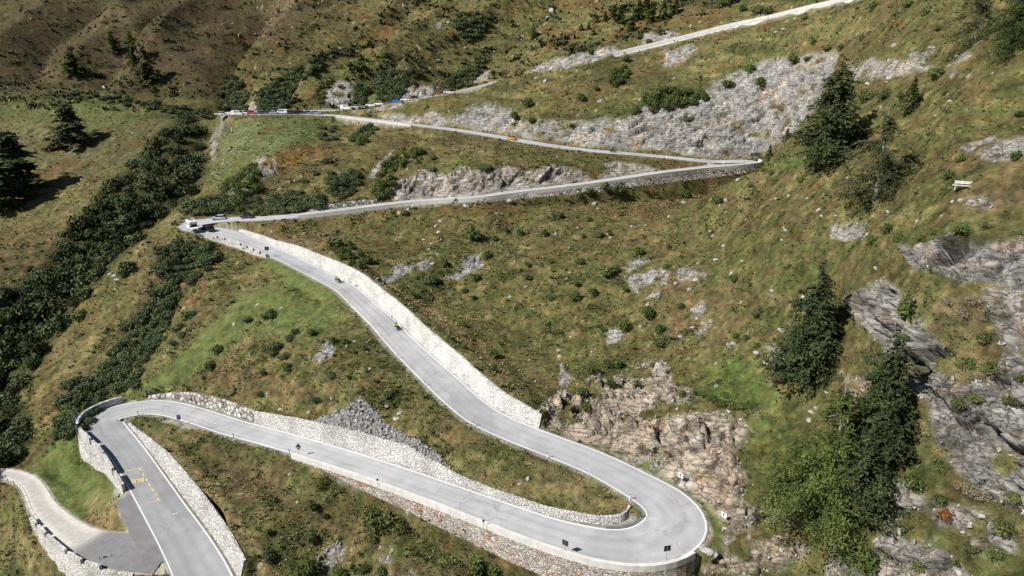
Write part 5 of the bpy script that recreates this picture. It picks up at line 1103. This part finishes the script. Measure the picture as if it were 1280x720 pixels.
# camper van seen from the front right
p, rz = road_xyz(241.5, 287.5, I['H2']-30, I['H2']+2)
t = empty('camper_van', 'white camper van with dark windscreen rounding the upper left hairpin', 'camper van', p, math.radians(-52))
MB().prism([(-2.9,.45),(1.0,.45),(1.05,1.9),(1.55,2.15),(1.5,2.75),(-2.75,2.85),(-2.9,2.6)], 1.08).build('living_box', 'car_white', t, .06)
MB().prism([(1.0,.38),(2.75,.38),(2.82,.85),(2.65,1.12),(1.95,1.28),(1.45,1.95),(1.0,2.0)], .95, [.95,.95,.92,.92,.95,.85,.85]).build('cab', 'car_white', t, .05)
MB().prism([(2.00,1.27),(1.52,1.93),(1.46,1.93),(1.93,1.25)], .86).build('windscreen', 'glass', t)
for s in (-1, 1):
    MB().box((1.42, s*.935, 1.45), (.75, .03, .42)).build('cab_window', 'glass', t); MB().box((-.5, s*1.09, 1.75), (.8, .03, .45)).build('window', 'glass', t); MB().box((-2.0, s*1.09, 1.75), (.55, .03, .40)).build('window', 'glass', t)
    MB().box((2.78, s*.66, .82), (.10, .34, .2)).build('headlight', 'lamp', t); MB().box((1.75, s*1.12, 1.42), (.10, .22, .34)).build('mirror', 'black_plastic', t)
MB().box((2.81, 0, .62), (.06, 1.3, .30)).build('grille', 'black_plastic', t); MB().box((-.6, .2, 2.90), (.9, .6, .10)).build('roof_hatch', 'black_plastic', t); MB().box((-1.7, -.2, 2.89), (1.0, .8, .06)).build('solar_panel', 'glass', t)
wheels(t, (-1.7, 2.0), .98, .36)
p, rz = road_xyz(260, 288.0, I['H2']-40, I['H2']); t = make_car('car_black', 'black suv with red tail light just right of the white camper van', p, math.radians(148), 'suv')
p, rz, _ = road_off(271.5, I['H2']+2, I['H3'], 1.0); make_car('car_silver', 'silver blue estate car entering the upper left hairpin behind the camper van', p, rz+math.pi, 'estate')
p, rz, _ = road_off(306, I['H2']+2, I['H3'], 1.0); make_car('car_black', 'low black car with light roof approaching the upper left hairpin', p, rz+math.pi, 'low')
# motorcycles and riders
def make_bike(loc, rz, label, paint='bike_paint'):
    t = empty('motorcycle', label, 'motorcycle', loc, rz)
    for x in (-.74, .74):
        w = MB().cyl((x, -.07, .31), (x, .07, .31), .31, n=18).build('wheel', 'tyre', t); MB().cyl((x, -.075, .31), (x, .075, .31), .2, n=12).build('rim', 'rim', w)
    MB().box((0, 0, .42), (.62, .34, .36)).build('engine', 'black_plastic', t, .04)
    MB().prism([(.10,.80),(.42,.78),(.50,.93),(.30,1.03),(.02,.88)], .16).build('tank', 'tank_silver', t, .04)
    MB().prism([(.40,.62),(.82,.66),(.92,.86),(.70,1.08),(.50,1.00)], .18).build('fairing', paint, t, .03)
    MB().prism([(.64,1.05),(.80,1.02),(.60,1.36),(.55,1.35)], .17).build('windshield', 'glass', t)
    MB().prism([(-.62,.84),(.10,.78),(.12,.88),(-.20,.88),(-.62,.95)], .15).build('seat', 'black_plastic', t, .02)
    MB().cyl((.74, 0, .31), (.52, 0, 1.0), .04).build('fork', 'steel_grey', t); MB().cyl((.48, -.38, 1.06), (.48, .38, 1.06), .02).build('handlebar', 'black_plastic', t)
    for s in (-1, 1): MB().box((-.55, s*.34, .62), (.48, .22, .36)).build('pannier', 'tank_silver' if s > 0 else 'black_plastic', t, .03)
    MB().box((-.72, 0, 1.05), (.36, .40, .30)).build('top_case', 'black_plastic', t, .03); MB().box((.93, 0, .84), (.05, .2, .14)).build('headlight', 'lamp', t)
    return t
def make_person(loc, rz, joints, radii, edges, label, mat, name='person'):
    me = bpy.data.meshes.new('body'); me.from_pydata([Vector(j) for j in joints], edges, []); o = bpy.data.objects.new(name, me); scene.collection.objects.link(o)
    md = o.modifiers.new('s', 'SKIN'); 
    for k, r_ in enumerate(radii): me.skin_vertices[0].data[k].radius = (r_, r_)
    me.skin_vertices[0].data[0].use_root = True; sb = o.modifiers.new('u', 'SUBSURF'); sb.levels = 1; sb.render_levels = 1
    bpy.context.view_layer.update(); ev = o.evaluated_get(bpy.context.evaluated_depsgraph_get()); m2_ = bpy.data.meshes.new_from_object(ev); o.modifiers.clear(); o.data = m2_
    m2_.materials.clear(); m2_.materials.append(MATS[mat]); o.location = loc; o.rotation_euler = (0, 0, rz); o['label'] = label; o['category'] = 'person'; return o
RJ = [(-.18,0,.93),(-.10,0,1.18),(0,0,1.38),(.05,0,1.50),(.08,0,1.60), (-.02,.19,1.38),(.18,.28,1.18),(.44,.33,1.08), (-.02,-.19,1.38),(.18,-.28,1.18),(.44,-.33,1.08),
      (-.12,.12,.90),(.28,.24,.78),(.05,.25,.38),(.18,.25,.33),(-.12,-.12,.90),(.28,-.24,.78),(.05,-.25,.38),(.18,-.25,.33)]
RR = [.15,.155,.16,.07,.09,.075,.055,.045,.075,.055,.045,.11,.085,.06,.05,.11,.085,.06,.05]
RE = [(0,1),(1,2),(2,3),(3,4),(2,5),(5,6),(6,7),(2,8),(8,9),(9,10),(0,11),(11,12),(12,13),(13,14),(0,15),(15,16),(16,17),(17,18)]
def rider(loc, rz, label, jacket, helmet):
    p_ = make_person(loc, rz, RJ, RR, RE, label, 'trousers')
    j = make_person((0, 0, 0), 0, RJ[:3]+RJ[5:11], [r_*1.10 for r_ in RR[:3]+RR[5:11]], [(0,1),(1,2),(2,3),(3,4),(4,5),(2,6),(6,7),(7,8)], 'x', jacket, 'jacket'); del j['label']; del j['category']; j.parent = p_
    bm = bmesh.new(); bmesh.ops.create_uvsphere(bm, u_segments=16, v_segments=12, radius=.145)
    for v_ in bm.verts: v_.co = Vector((v_.co.x*1.12, v_.co.y, v_.co.z*1.08)) + Vector((.10, 0, 1.66))
    me = bpy.data.meshes.new('helmet'); bm.to_mesh(me); bm.free(); me.materials.append(MATS[helmet]); h_ = link('helmet', me, p_); MB().box((.225, 0, 1.67), (.06, .2, .09)).build('visor', 'glass', h_, .02)
    return p_
H1_, H2_, H3_, H4_ = I['H1'], I['H2'], I['H3'], I['H4']
for u, v, lo, hi, off, dr, bl, rl, jk, hm in (
    (496, 412, H1_, H2_, None, 0, 'dark touring motorcycle with panniers, the nearer of two on the long straight', 'rider in a lime green vest on the nearer motorcycle', 'jacket_lime', 'helmet_black'),
    (422, 353, H1_, H2_, None, 0, 'dark motorcycle, the farther of two on the long straight', 'rider with green top on the farther motorcycle of the long straight', 'jacket_lime', 'helmet_white'),
    (220, 281, H2_-25, H2_+6, None, 0, 'dark motorcycle at the outer edge of the upper left hairpin', 'rider in black with a white helmet left of the camper van', 'jacket_black', 'helmet_white'),
    (765, 189.5, H3_, H4_, None, 0, 'black motorcycle on the fourth road below the grey cliff', 'rider in black on the road below the grey cliff', 'jacket_black', 'helmet_black')):
    p, rz = road_xyz(u, v, lo, hi)
    if v == 281: p, rz, _ = Vector(ptz(219.5, 281.3, main.P[H2_, 2])), 0, 0; rz = math.radians(-60)
    if v == 189.5: i_ = idx(main, u, v, lo, hi); p = Vector(main.P[i_]); rz = math.atan2(main.T[i_, 1], main.T[i_, 0])+math.pi
    p.z += .012
    make_bike(p, rz, bl); rider(p, rz, rl, jk, hm)
# parked cars and cars on the highest road
PK = 'cars parked along the road at the upper left'
i4 = I['H4']
for u, off, c, kd, lb in ((275,2.5,'white','estate','white car standing alone at the far left end of the parking'),(297,3,'white','van','white van at the left end of the parked row'),(306.5,4,'white','hatch','small white car right of the white van'),
    (312,2,'dark_grey','hatch','dark car next to a small red one near the left end of the row'),(316.5,4,'red','hatch','small dark red car near the left end of the row'),(323,2.5,'silver','estate','light silver car left of the row centre'),(330.5,4,'dark_grey','hatch','dark car right of the light silver one'),
    (337.5,2.5,'black','suv','black car between the silver and the white ones'),(343.5,4,'white','hatch','white car near the centre of the row'),(349.5,2,'silver','hatch','silver car near the centre of the row'),(354,4,'white','van','white van beside the bright red car'),(359,3,'red','hatch','bright red car in the middle of the row'),
    (365,2,'black','hatch','black car right of the bright red car'),(371,4,'dark_grey','suv','dark grey suv right of the black car'),(377.5,2.5,'black','estate','black estate right of the dark grey suv'),(385,2.5,'steel_blue','estate','blue grey car second from the right end of the row'),(394.5,2.0,'silver','estate','silver white car at the right end of the row')):
    vv = 141.4; d_ = 292 + off*1.2
    if u < 300: p, rz = Vector(pt(u, 144, 296)), 0
    else: p, rz, _ = road_off(u, I['H3'], i4, 0); p = p + Vector((0, -off+3.2, 0)) + Vector((0, 0, 0))
    make_car('car_'+c, lb, p, rz + (math.pi if rs.rand() < .5 else 0) + rs.randn()*.12, kd, group=PK)
G2 = 'cars standing along the highest road'
for u, c, kd, lb in ((431,'white','van','white van right of the blue parking sign'),(445,'silver','estate','silver blue car right of the white van'),(463,'white','hatch','white car left of the road sign on the highest road'),(473,'white','estate','white estate on the highest road below the bushes'),
    (487,'dark_grey','hatch','dark car left of the bright blue car'),(496,'blue','hatch','bright blue car left of the pale rock outcrop'),(506,'white','hatch','white car at the foot of the pale rock outcrop'),(519,'black','estate','black car in front of the pale rock outcrop'),(551,'red','hatch','dark red car right of the pale rock outcrop'),(559.5,'white','estate','white car at the left end of the short concrete wall')):
    p, rz, _ = road_off(u, i4, len(main.P), .8); make_car('car_'+c, lb, p, rz+(math.pi if rs.rand() < .5 else 0), kd, group=G2)
p, rz, _ = road_off(919, i4, len(main.P), 1.2); make_car('car_blue', 'blue car driving behind the long pale wall at the top right', p, rz, 'hatch')
p, rz, _ = road_off(642, I['H3'], i4, 1.0); make_car('car_yellow', 'yellow car on the road under the left end of the grey cliff', p, rz, 'low')

# road signs
def post_base(r, u, v, lo, hi, side_, extra=.3):
    i = idx(r, u, v, lo, hi); s = 1 if side_ == 'L' else -1; p = r.P[i, :2]+r.N[i]*s*(r.W[i]/2+extra); return Vector((*p, r.P[i, 2])), i
def sign(loc, H, w, h, yaw, board, label, cat='road sign', extra=None, name='road_sign', back='sign_back'):
    t = empty(name, label, cat, loc, yaw); MB().cyl((0, 0, -.6), (0, 0, H), .035, n=8).build('post', 'steel_grey', t)
    b = MB().box((0, -.055, H-h/2), (w, .03, h)).build('board', board, t); MB().box((0, -.032, H-h/2), (w*.98, .012, h*.98)).build('board_back', back, b)
    if extra: extra(t, b, H, w, h)
    return t
def chevs(n, dirn, mat='sign_white'):
    def f(t, b, H, w, h):
        m_ = MB(); cw = w/n
        for k in range(n):
            x = -w/2 + cw*(k+.5); s = dirn; z = H-h/2; a_ = cw*.28; hh = h*.38; y = -.073
            for zz in (1, -1): m_.poly([(x-s*a_*.9, y, z+zz*hh), (x+s*a_*.1, y, z+zz*hh), (x+s*a_*1.1, y, z), (x+s*a_*.1, y, z)][::(1)], .004)
        m_.build('chevron', mat, b)
    return f
yaw_cam = lambda p: math.atan2(p.y, p.x) - math.pi/2
def at_px(u, v, z): return Vector(ptz(u, v, z))
zr = lambda u, v, lo, hi: main.P[idx(main, u, v, lo, hi), 2]
z = zr(706, 672, I['L1'], H1_); p = at_px(706, 692, z+.2); sign(p, 2.3, .95, .95, yaw_cam(p)+math.pi-.5, 'sign_white', 'dark backed square chevron sign on the parapet left of the nearest hairpin bend', extra=chevs(1, 1, 'sign_back'))
z = zr(834, 668, I['L1'], H1_+4); p = at_px(833, 700, z+.3); sign(p, 2.4, 1.0, .95, yaw_cam(p)+math.pi+.5, 'sign_white', 'dark backed square chevron sign on the parapet at the nearest hairpin bend', extra=chevs(1, 1, 'sign_back'))
p, _ = hit(850, 604); sign(p, 1.9, .85, .85, yaw_cam(p)-.5, 'sign_white', 'white and dark arrow sign on the grass above the outside of the nearest hairpin', extra=chevs(1, -1, 'sign_back'))
p, _ = hit(904, 654); sign(p, 1.9, .85, .85, yaw_cam(p)-.6, 'sign_white', 'white and dark blue arrow sign at the rocks on the right of the nearest hairpin', extra=chevs(1, -1, 'sign_blue'))
z = zr(374, 557, I['L1']-10, H1_); p = at_px(374.5, 572, z); t = empty('road_sign', 'triangular warning sign seen from behind on the lower road edge', 'road sign', p, yaw_cam(p)+math.pi-.4); MB().cyl((0,0,-.4), (0,0,2.9), .035, n=8).build('post', 'steel_grey', t)
b_ = MB().poly([(-.55,-.05,2.15),(.55,-.05,2.15),(0,-.05,3.05)], .03).build('board', 'sign_white', t); MB().poly([(-.56,.01,2.14),(.56,.01,2.14),(0,.01,3.06)], .02).build('board_back', 'sign_back', b_); MB().box((0,-.0,1.9), (.5,.03,.3)).build('plate', 'sign_back', t)
# outer posts with dark markers on the lower retaining wall
for u, v, lb in ((472, 608, 'dark topped marker post over the left end of the red stone wall'), (604, 660, 'dark topped marker post on the parapet left of the square sign')):
    z = zr(u, v-14, I['L1'], H1_); p = at_px(u, v, z+.3); t = empty('marker_post', lb, 'marker post', p, yaw_cam(p)); MB().cyl((0,0,-.5),(0,0,1.35),.035,n=8).build('post','steel_grey',t); MB().box((.06,0,1.3),(.32,.05,.42)).build('marker','sign_back',t)
# bus stop signs
p, _ = hit(226, 534); p = Vector(ptz(225.5, 533, zr(226, 515, I['nose'], I['L1'])))
def bus(t, b, H, w, h): MB().box((0, -.075, H-h*.32), (w*.92, .008, h*.5)).build('panel', 'sign_dusty_blue', b)
sign(p, 2.7, .75, 1.05, yaw_cam(p)-.25, 'sign_blue', 'blue bus stop sign on the gravel inside the left hairpin', extra=bus, name='bus_stop_sign')
i_ = idx(main, 150, 570, 0, I['nose']); q_ = main.P[i_, :2]+main.N[i_]*(main.off['L'][i_]+.1); p = Vector((*q_, main.P[i_, 2]-.2)); sign(p, 1.9, .8, 1.1, yaw_cam(p)-.1, 'sign_blue', 'blue bus stop sign at the lower end of the white wall of the left hairpin', extra=bus, name='bus_stop_sign')
for u, v, yaw, lb in ((96, 536, .5, 'small blue and white arrow sign on the leftmost corner of the hairpin wall'), (117, 512, .3, 'blue and white arrow sign on the parapet at the top left of the left hairpin'), (173, 498, -.1, 'blue and white arrow sign at the right end of the left hairpin parapet')):
    lo, hi = (0, I['nose']) if u == 96 else (I['nose']-6, I['L1']); i_ = idx(main, u+25, v+(0 if u == 96 else 8), lo, hi) if u == 96 else idx(main, u+6, v+10, lo, hi)
    s_ = main.off['L'][i_]+.75; q_ = main.P[i_, :2]+main.N[i_]*s_; p = Vector((*q_, main.P[i_, 2]+.1)); sign(p, 1.9, .7, .7, yaw_cam(p)+yaw, 'sign_blue', lb, extra=chevs(1, 1))
p, _ = hit(240, 506); sign(p, 1.7, .45, .7, yaw_cam(p), 'sign_dusty_blue', 'small dull blue sign on the boulder bank above the left hairpin')
p, rz, _ = road_off(269.5, H2_+3, H3_, 4.6); sign(p + Vector((0, 1.5, 0)), 1.9, 2.2, .75, yaw_cam(p)+.1, 'sign_back', 'long dark chevron board with four pale arrows behind the silver car', extra=chevs(4, -1))
p, rz, _ = road_off(229, H2_-12, H2_+8, 3.2); p = Vector(ptz(229.5, 277.6, main.P[H2_, 2])); sign(p, 1.5, 1.4, .7, yaw_cam(p), 'sign_back', 'dark chevron board with pale arrows left of the camper van', extra=chevs(3, -1))
z = zr(334, 315, H1_, H2_); p = at_px(334.5, 319.5, z); sign(p, 2.5, 1.15, 1.0, yaw_cam(p)+math.pi-.3, 'sign_white', 'black square sign back at the lower end of the short parapet above the long straight', extra=chevs(1, 1, 'sign_back'))
p, rz, i_ = road_off(940, H3_-6, H3_+6, -3.6); p, _ = hit(943, 205.5); t = sign(p, 3.9, 3.5, 1.3, yaw_cam(p)+math.pi, 'sign_white', 'wide black chevron board seen from behind at the right hairpin', extra=chevs(3, 1, 'sign_back'))
t = sign(p + Vector((-.8, -.5, 0)), 6.2, .55, 1.7, yaw_cam(p)+math.pi-.9, 'sign_white', 'tall narrow dark sign above the wide black chevron board')
p, rz, _ = road_off(411.5, i4, len(main.P), -2.4); t = sign(p, 2.9, 1.15, 1.15, yaw_cam(p), 'sign_blue', 'blue square parking sign with a white P right of the parked cars', name='parking_sign')
def text_mesh(body, size, ext=.0):
    cu = bpy.data.curves.new('t', 'FONT'); cu.body = body; cu.size = size; cu.extrude = ext; cu.align_x = 'CENTER'; cu.align_y = 'CENTER'; cu.offset = .022*size
    o = bpy.data.objects.new('t', cu); scene.collection.objects.link(o); bpy.context.view_layer.update(); me = bpy.data.meshes.new_from_object(o.evaluated_get(bpy.context.evaluated_depsgraph_get())); bpy.data.objects.remove(o); return me
me = text_mesh('P', 1.0, .004); me.materials.clear(); me.materials.append(MATS['sign_white']); o = link('letter', me, [c for c in t.children if c.name.startswith('board')][0]); o.rotation_euler = (math.pi/2, 0, 0); o.location = (0, -.078, 2.9-.575)
p, rz, _ = road_off(468, i4, len(main.P), 3.0); sign(p, 3.4, .7, .9, yaw_cam(p), 'sign_blue', 'small blue sign on a pole between the white cars of the highest road')
# white reflector posts
def delineator(p, lb, H=1.15):
    t = empty('reflector_post', lb, 'reflector post', p, yaw_cam(p), 'white reflector posts along the roads'); MB().box((0, 0, H*.5-.1), (.17, .10, H+.2), taper=.85).build('post', 'post_white', t, .01); MB().box((0, 0, H-.16), (.18, .11, .20)).build('band', 'black_plastic', t)
DP = [(689,573,H1_,H2_,'L',''),(798,626,H1_,H2_,'L',''),(603,536,H1_,H2_,'L',''),(540,486,H1_,H2_,'L',''),(505,455,H1_,H2_,'L',''),(482,429,H1_,H2_,'L',''),(443,386,H1_,H2_,'L',''),(185,514,I['nose'],I['L1'],'R',''),(306,543,I['nose'],I['L1']+4,'R',''),(373,566,I['L1']-4,H1_,'R','')]
DL = ['by the grass nose, second from the hairpin','at the tip of the grass nose by the nearest hairpin','below the long straight, level with the end of the white wall','below the long straight, third from the grass nose','below the long straight, fourth from the grass nose','just below the nearer motorcycle','just below the farther motorcycle','on the inner edge of the left hairpin','on the lower road right of the bus stop sign','beside the triangular warning sign']
for (u, v, lo, hi, s, _), lb in zip(DP, DL):
    p, i_ = post_base(main, u, v, lo, hi, s, .45); delineator(p, 'white reflector post '+lb)
for u, v, s, lo, hi, lb in ((671,236,'R',H2_,H3_,'on the third road, leftmost of three dark ones above the grey wall'),(747.5,227,'R',H2_,H3_,'on the third road above the clump of bushes by the wall'),(817,217.5,'R',H2_,H3_,'on the third road, third from the right hairpin'),(901,211,'R',H2_,H3_,'on the third road closest to the right hairpin'),
    (422,262,'R',H2_,H3_,'on the third road above the white wall start'),(472.5,258,'R',H2_,H3_,'on the third road beside the loose white stones'),(902,203,'L',H3_,H4_,'on the fourth road closest to the right hairpin'),(836,197,'L',H3_,H4_,'on the fourth road right of the black motorcycle'),(784,192,'L',H3_,H4_,'on the fourth road just right of the motorcycle'),(747,188,'L',H3_,H4_,'on the fourth road just left of the motorcycle'),(872,42,'R',i4,len(main.P),'on the highest road left of the blue car'),(1012,10,'R',i4,len(main.P),'on the highest road near the top edge')):
    p, i_ = post_base(main, u, v, lo, hi, s, .35); delineator(p, 'white reflector post '+lb, 1.25)
# bench on the upper right slope
p, nn_ = hit(1204, 237); t = empty('park_bench', 'weathered pale grey wooden bench alone on the upper right slope', 'bench', p, yaw_cam(p)+.12)
W_ = 2.3; t.scale = (1.25, 1.25, 1.25)
for k in range(3): MB().box((0, -.28+.17*k, .46), (W_, .15, .045)).build('seat_plank', 'weathered_wood', t, .005)
for k in range(2): MB().box((.12, .30+.05*k, .66+.17*k), (W_-.2, .04, .15), rx=-.25).build('back_plank', 'weathered_wood', t, .005)
for x in (-.85, .85):
    MB().box((x, -.25, .20), (.08, .08, .55)).build('leg', 'weathered_wood', t); MB().box((x, .26, .38), (.08, .08, 1.0), rx=-.12).build('leg', 'weathered_wood', t); MB().box((x, 0, .41), (.07, .6, .07)).build('brace', 'weathered_wood', t)
# barrier at the end of the lane wall
p = Vector(ptz(133, 700, side.P[idx(side, 133, 688), 2])); t = empty('barrier', 'small white metal barrier standing on the lane beside the bottom left wall', 'barrier', p, yaw_cam(p)-.1)
for x in (-.85, .85): MB().box((x, 0, .5), (.07, .07, 1.05)).build('post', 'steel_grey', t)
MB().box((0, 0, .85), (1.7, .05, .12)).build('rail', 'post_white', t); MB().box((-.1, -.04, .72), (.55, .03, .28)).build('plate', 'black_plastic', t); MB().box((0, 0, .35), (1.7, .05, .08)).build('rail', 'post_white', t)
# wire fence along the lane
pts_ = []
for k, i_ in enumerate(range(0, idx(side, 66, 650)+1, 3)):
    q_ = side.P[i_, :2]-side.N[i_]*(side.W[i_]/2+.35); pts_.append(Vector((*q_, side.P[i_, 2]-.05)))
t = empty('wire_fence', 'low post and wire fence along the outer edge of the white gravel lane', 'fence', pts_[0])
for q_ in pts_: r_ = q_-pts_[0]; MB().box((r_.x, r_.y, r_.z+.5), (.10, .10, 1.2)).build('fence_post', 'fence_wood', t)
w_ = MB()
for a_, b_ in zip(pts_[:-1], pts_[1:]):
    for hz_ in (.45, .95): w_.cyl(a_-pts_[0]+Vector((0,0,hz_)), b_-pts_[0]+Vector((0,0,hz_)), .018, n=4)
w_.build('wire', 'steel_grey', t)
# small white and red flag of cloth on the far hillside
p, _ = hit(131, 110); t = empty('marker_flag', 'tiny white and red marker on the far brown hillside', 'marker', p, 0); MB().box((-.5, 0, .7), (1.6, .6, 1.2), ry=.3).build('cloth', 'sign_white', t, .1); MB().box((.55, 0, .35), (.6, .5, .5)).build('red_cloth', 'sign_red', t, .1)

# ------------------------------------------------------------------ markings on the asphalt
def flat_poly(pts, name, z0, mat='yellow_paint', dz=.012):
    me = bpy.data.meshes.new(name); V = []; Fq = []
    for P4 in pts:
        k = len(V)
        for u, v in P4: V.append(surf(u, v, z0, dz))
        Fq.append(tuple(range(k, k+len(P4))))
    me.from_pydata(V, [], Fq); me.materials.append(MATS[mat]); return link(name, me, road)
def surf(u, v, rng_, dz):
    lo, hi = rng_; z_ = main.P[idx(main, u, v, lo, hi), 2]
    for _ in range(3):
        p_ = ptz(u, v, z_); d = np.hypot(main.P[lo:hi, 0]-p_[0], main.P[lo:hi, 1]-p_[1]); z_ = main.P[lo+int(np.argmin(d)), 2]
    return Vector((p_[0], p_[1], z_+dz))
def road_z(x, y, lo, hi):
    A_ = main.P[lo:hi-1, :2]; V_ = np.diff(main.P[lo:hi, :2], axis=0); t_ = np.clip(((x-A_[:, 0])*V_[:, 0]+(y-A_[:, 1])*V_[:, 1])/(V_**2).sum(1), 0, 1)
    d_ = np.hypot(x-A_[:, 0]-t_*V_[:, 0], y-A_[:, 1]-t_*V_[:, 1]); k = int(d_.argmin()); return main.P[lo+k, 2]*(1-t_[k])+main.P[lo+k+1, 2]*t_[k]
def dashes(L_, name, rng_, w=.12, mat='yellow_paint'):
    V = []; Fq = []
    for a, b in L_:
        A_, B_ = surf(*a, rng_, 0), surf(*b, rng_, 0); d = (B_-A_); d.z = 0; ln = d.length; d.normalize(); q_ = Vector((-d.y, d.x, 0))*w; m_ = max(2, int(ln/.4))
        for k in range(m_+1):
            c = A_ + d*ln*k/m_
            for s_ in (-1, 1): p_ = c+q_*s_; V.append((p_.x, p_.y, road_z(p_.x, p_.y, *rng_)+.012))
            if k: n0 = len(V)-4; Fq.append((n0, n0+2, n0+3, n0+1))
    me = bpy.data.meshes.new(name); me.from_pydata(V, [], Fq); me.materials.append(MATS[mat]); return link(name, me, road)
def lettering(body, cu, cv, wd, ht, xdir, rng_, mat):
    """flat lettering lying on the asphalt; xdir = horizontal reading direction"""
    me = text_mesh(body, 1.0); me.materials.clear(); me.materials.append(MATS[mat]); c = surf(cu, cv, rng_, 0); bm = bmesh.new(); bm.from_mesh(me); bmesh.ops.subdivide_edges(bm, edges=bm.edges, cuts=1)
    xs = [v.co.x for v in bm.verts]; ys = [v.co.y for v in bm.verts]; mx, my = (min(xs)+max(xs))/2, (min(ys)+max(ys))/2; sx, sy = wd/(max(xs)-min(xs)), ht/(max(ys)-min(ys)); xa = Vector((*xdir, 0)).normalized(); ya = Vector((-xa.y, xa.x, 0))
    for v in bm.verts: p_ = c + xa*(v.co.x-mx)*sx + ya*(v.co.y-my)*sy; v.co = (p_.x, p_.y, road_z(p_.x, p_.y, *rng_)+.014)
    bm.to_mesh(me); bm.free(); return link('bus_lettering', me, road)
R0 = (0, I['nose'])
dashes([((152.5,590),(174.5,585.5))], 'bay_line', R0, .09)
dashes([((174,585.5),(175.8,588)),((178.2,592),(180.2,595)),((182.3,598.5),(184,601.3)),((185.8,604.5),(187.8,607.8)),((190.3,611),(192,614)),((194.4,617),(195.6,619.4)),((197,622.5),(198.8,625.5))], 'bay_dashes', R0, .13)
dashes([((184,628),(198,625.5))], 'bay_line', R0, .05); dashes([((216,643),(222,641.5))], 'lane_mark', R0, .07, 'white_paint')
la, lb2 = surf(163.5, 603.2, R0, 0), surf(180, 600, R0, 0); xd = la-lb2
lettering('BUS', 171.6, 600.8, xd.length, 1.35, (xd.x, xd.y), R0, 'yellow_paint')
R1 = (I['nose'], I['L1']+5)
flat('faded_yellow', (.50,.45,.33), .8, .2, var=.2)
dashes([((235,517.5),(238,518.6)),((240.5,519.3),(243,520.2)),((245.5,521.2),(248,522)),((256,525),(259,526)),((263,527),(265.5,528)),((267,528.6),(270,529.5))], 'bay_dashes', R1, .13, 'faded_yellow')
i_ = idx(main, 245, 522, *R1); lettering('BUS', 245.5, 524.2, 2.0, 1.3, (-main.N[i_, 0], -main.N[i_, 1]), R1, 'faded_yellow')
# darker filled strip inside the nearest hairpin and on the lane mouth
a_, b_ = idx(main, 640, 648, I['L1'], H1_), idx(main, 815, 620, H1_, H2_)
strip(main, a_+14, b_-4, main.W/2+.25, main.W/2+np.where((np.arange(len(main.P)) > a_+26) & (np.arange(len(main.P)) < b_-6), 1.7, .9), .012, 'dark_filling', MATS['fresh_asphalt'], road)
print('T end', round(time.time()-T0,1))
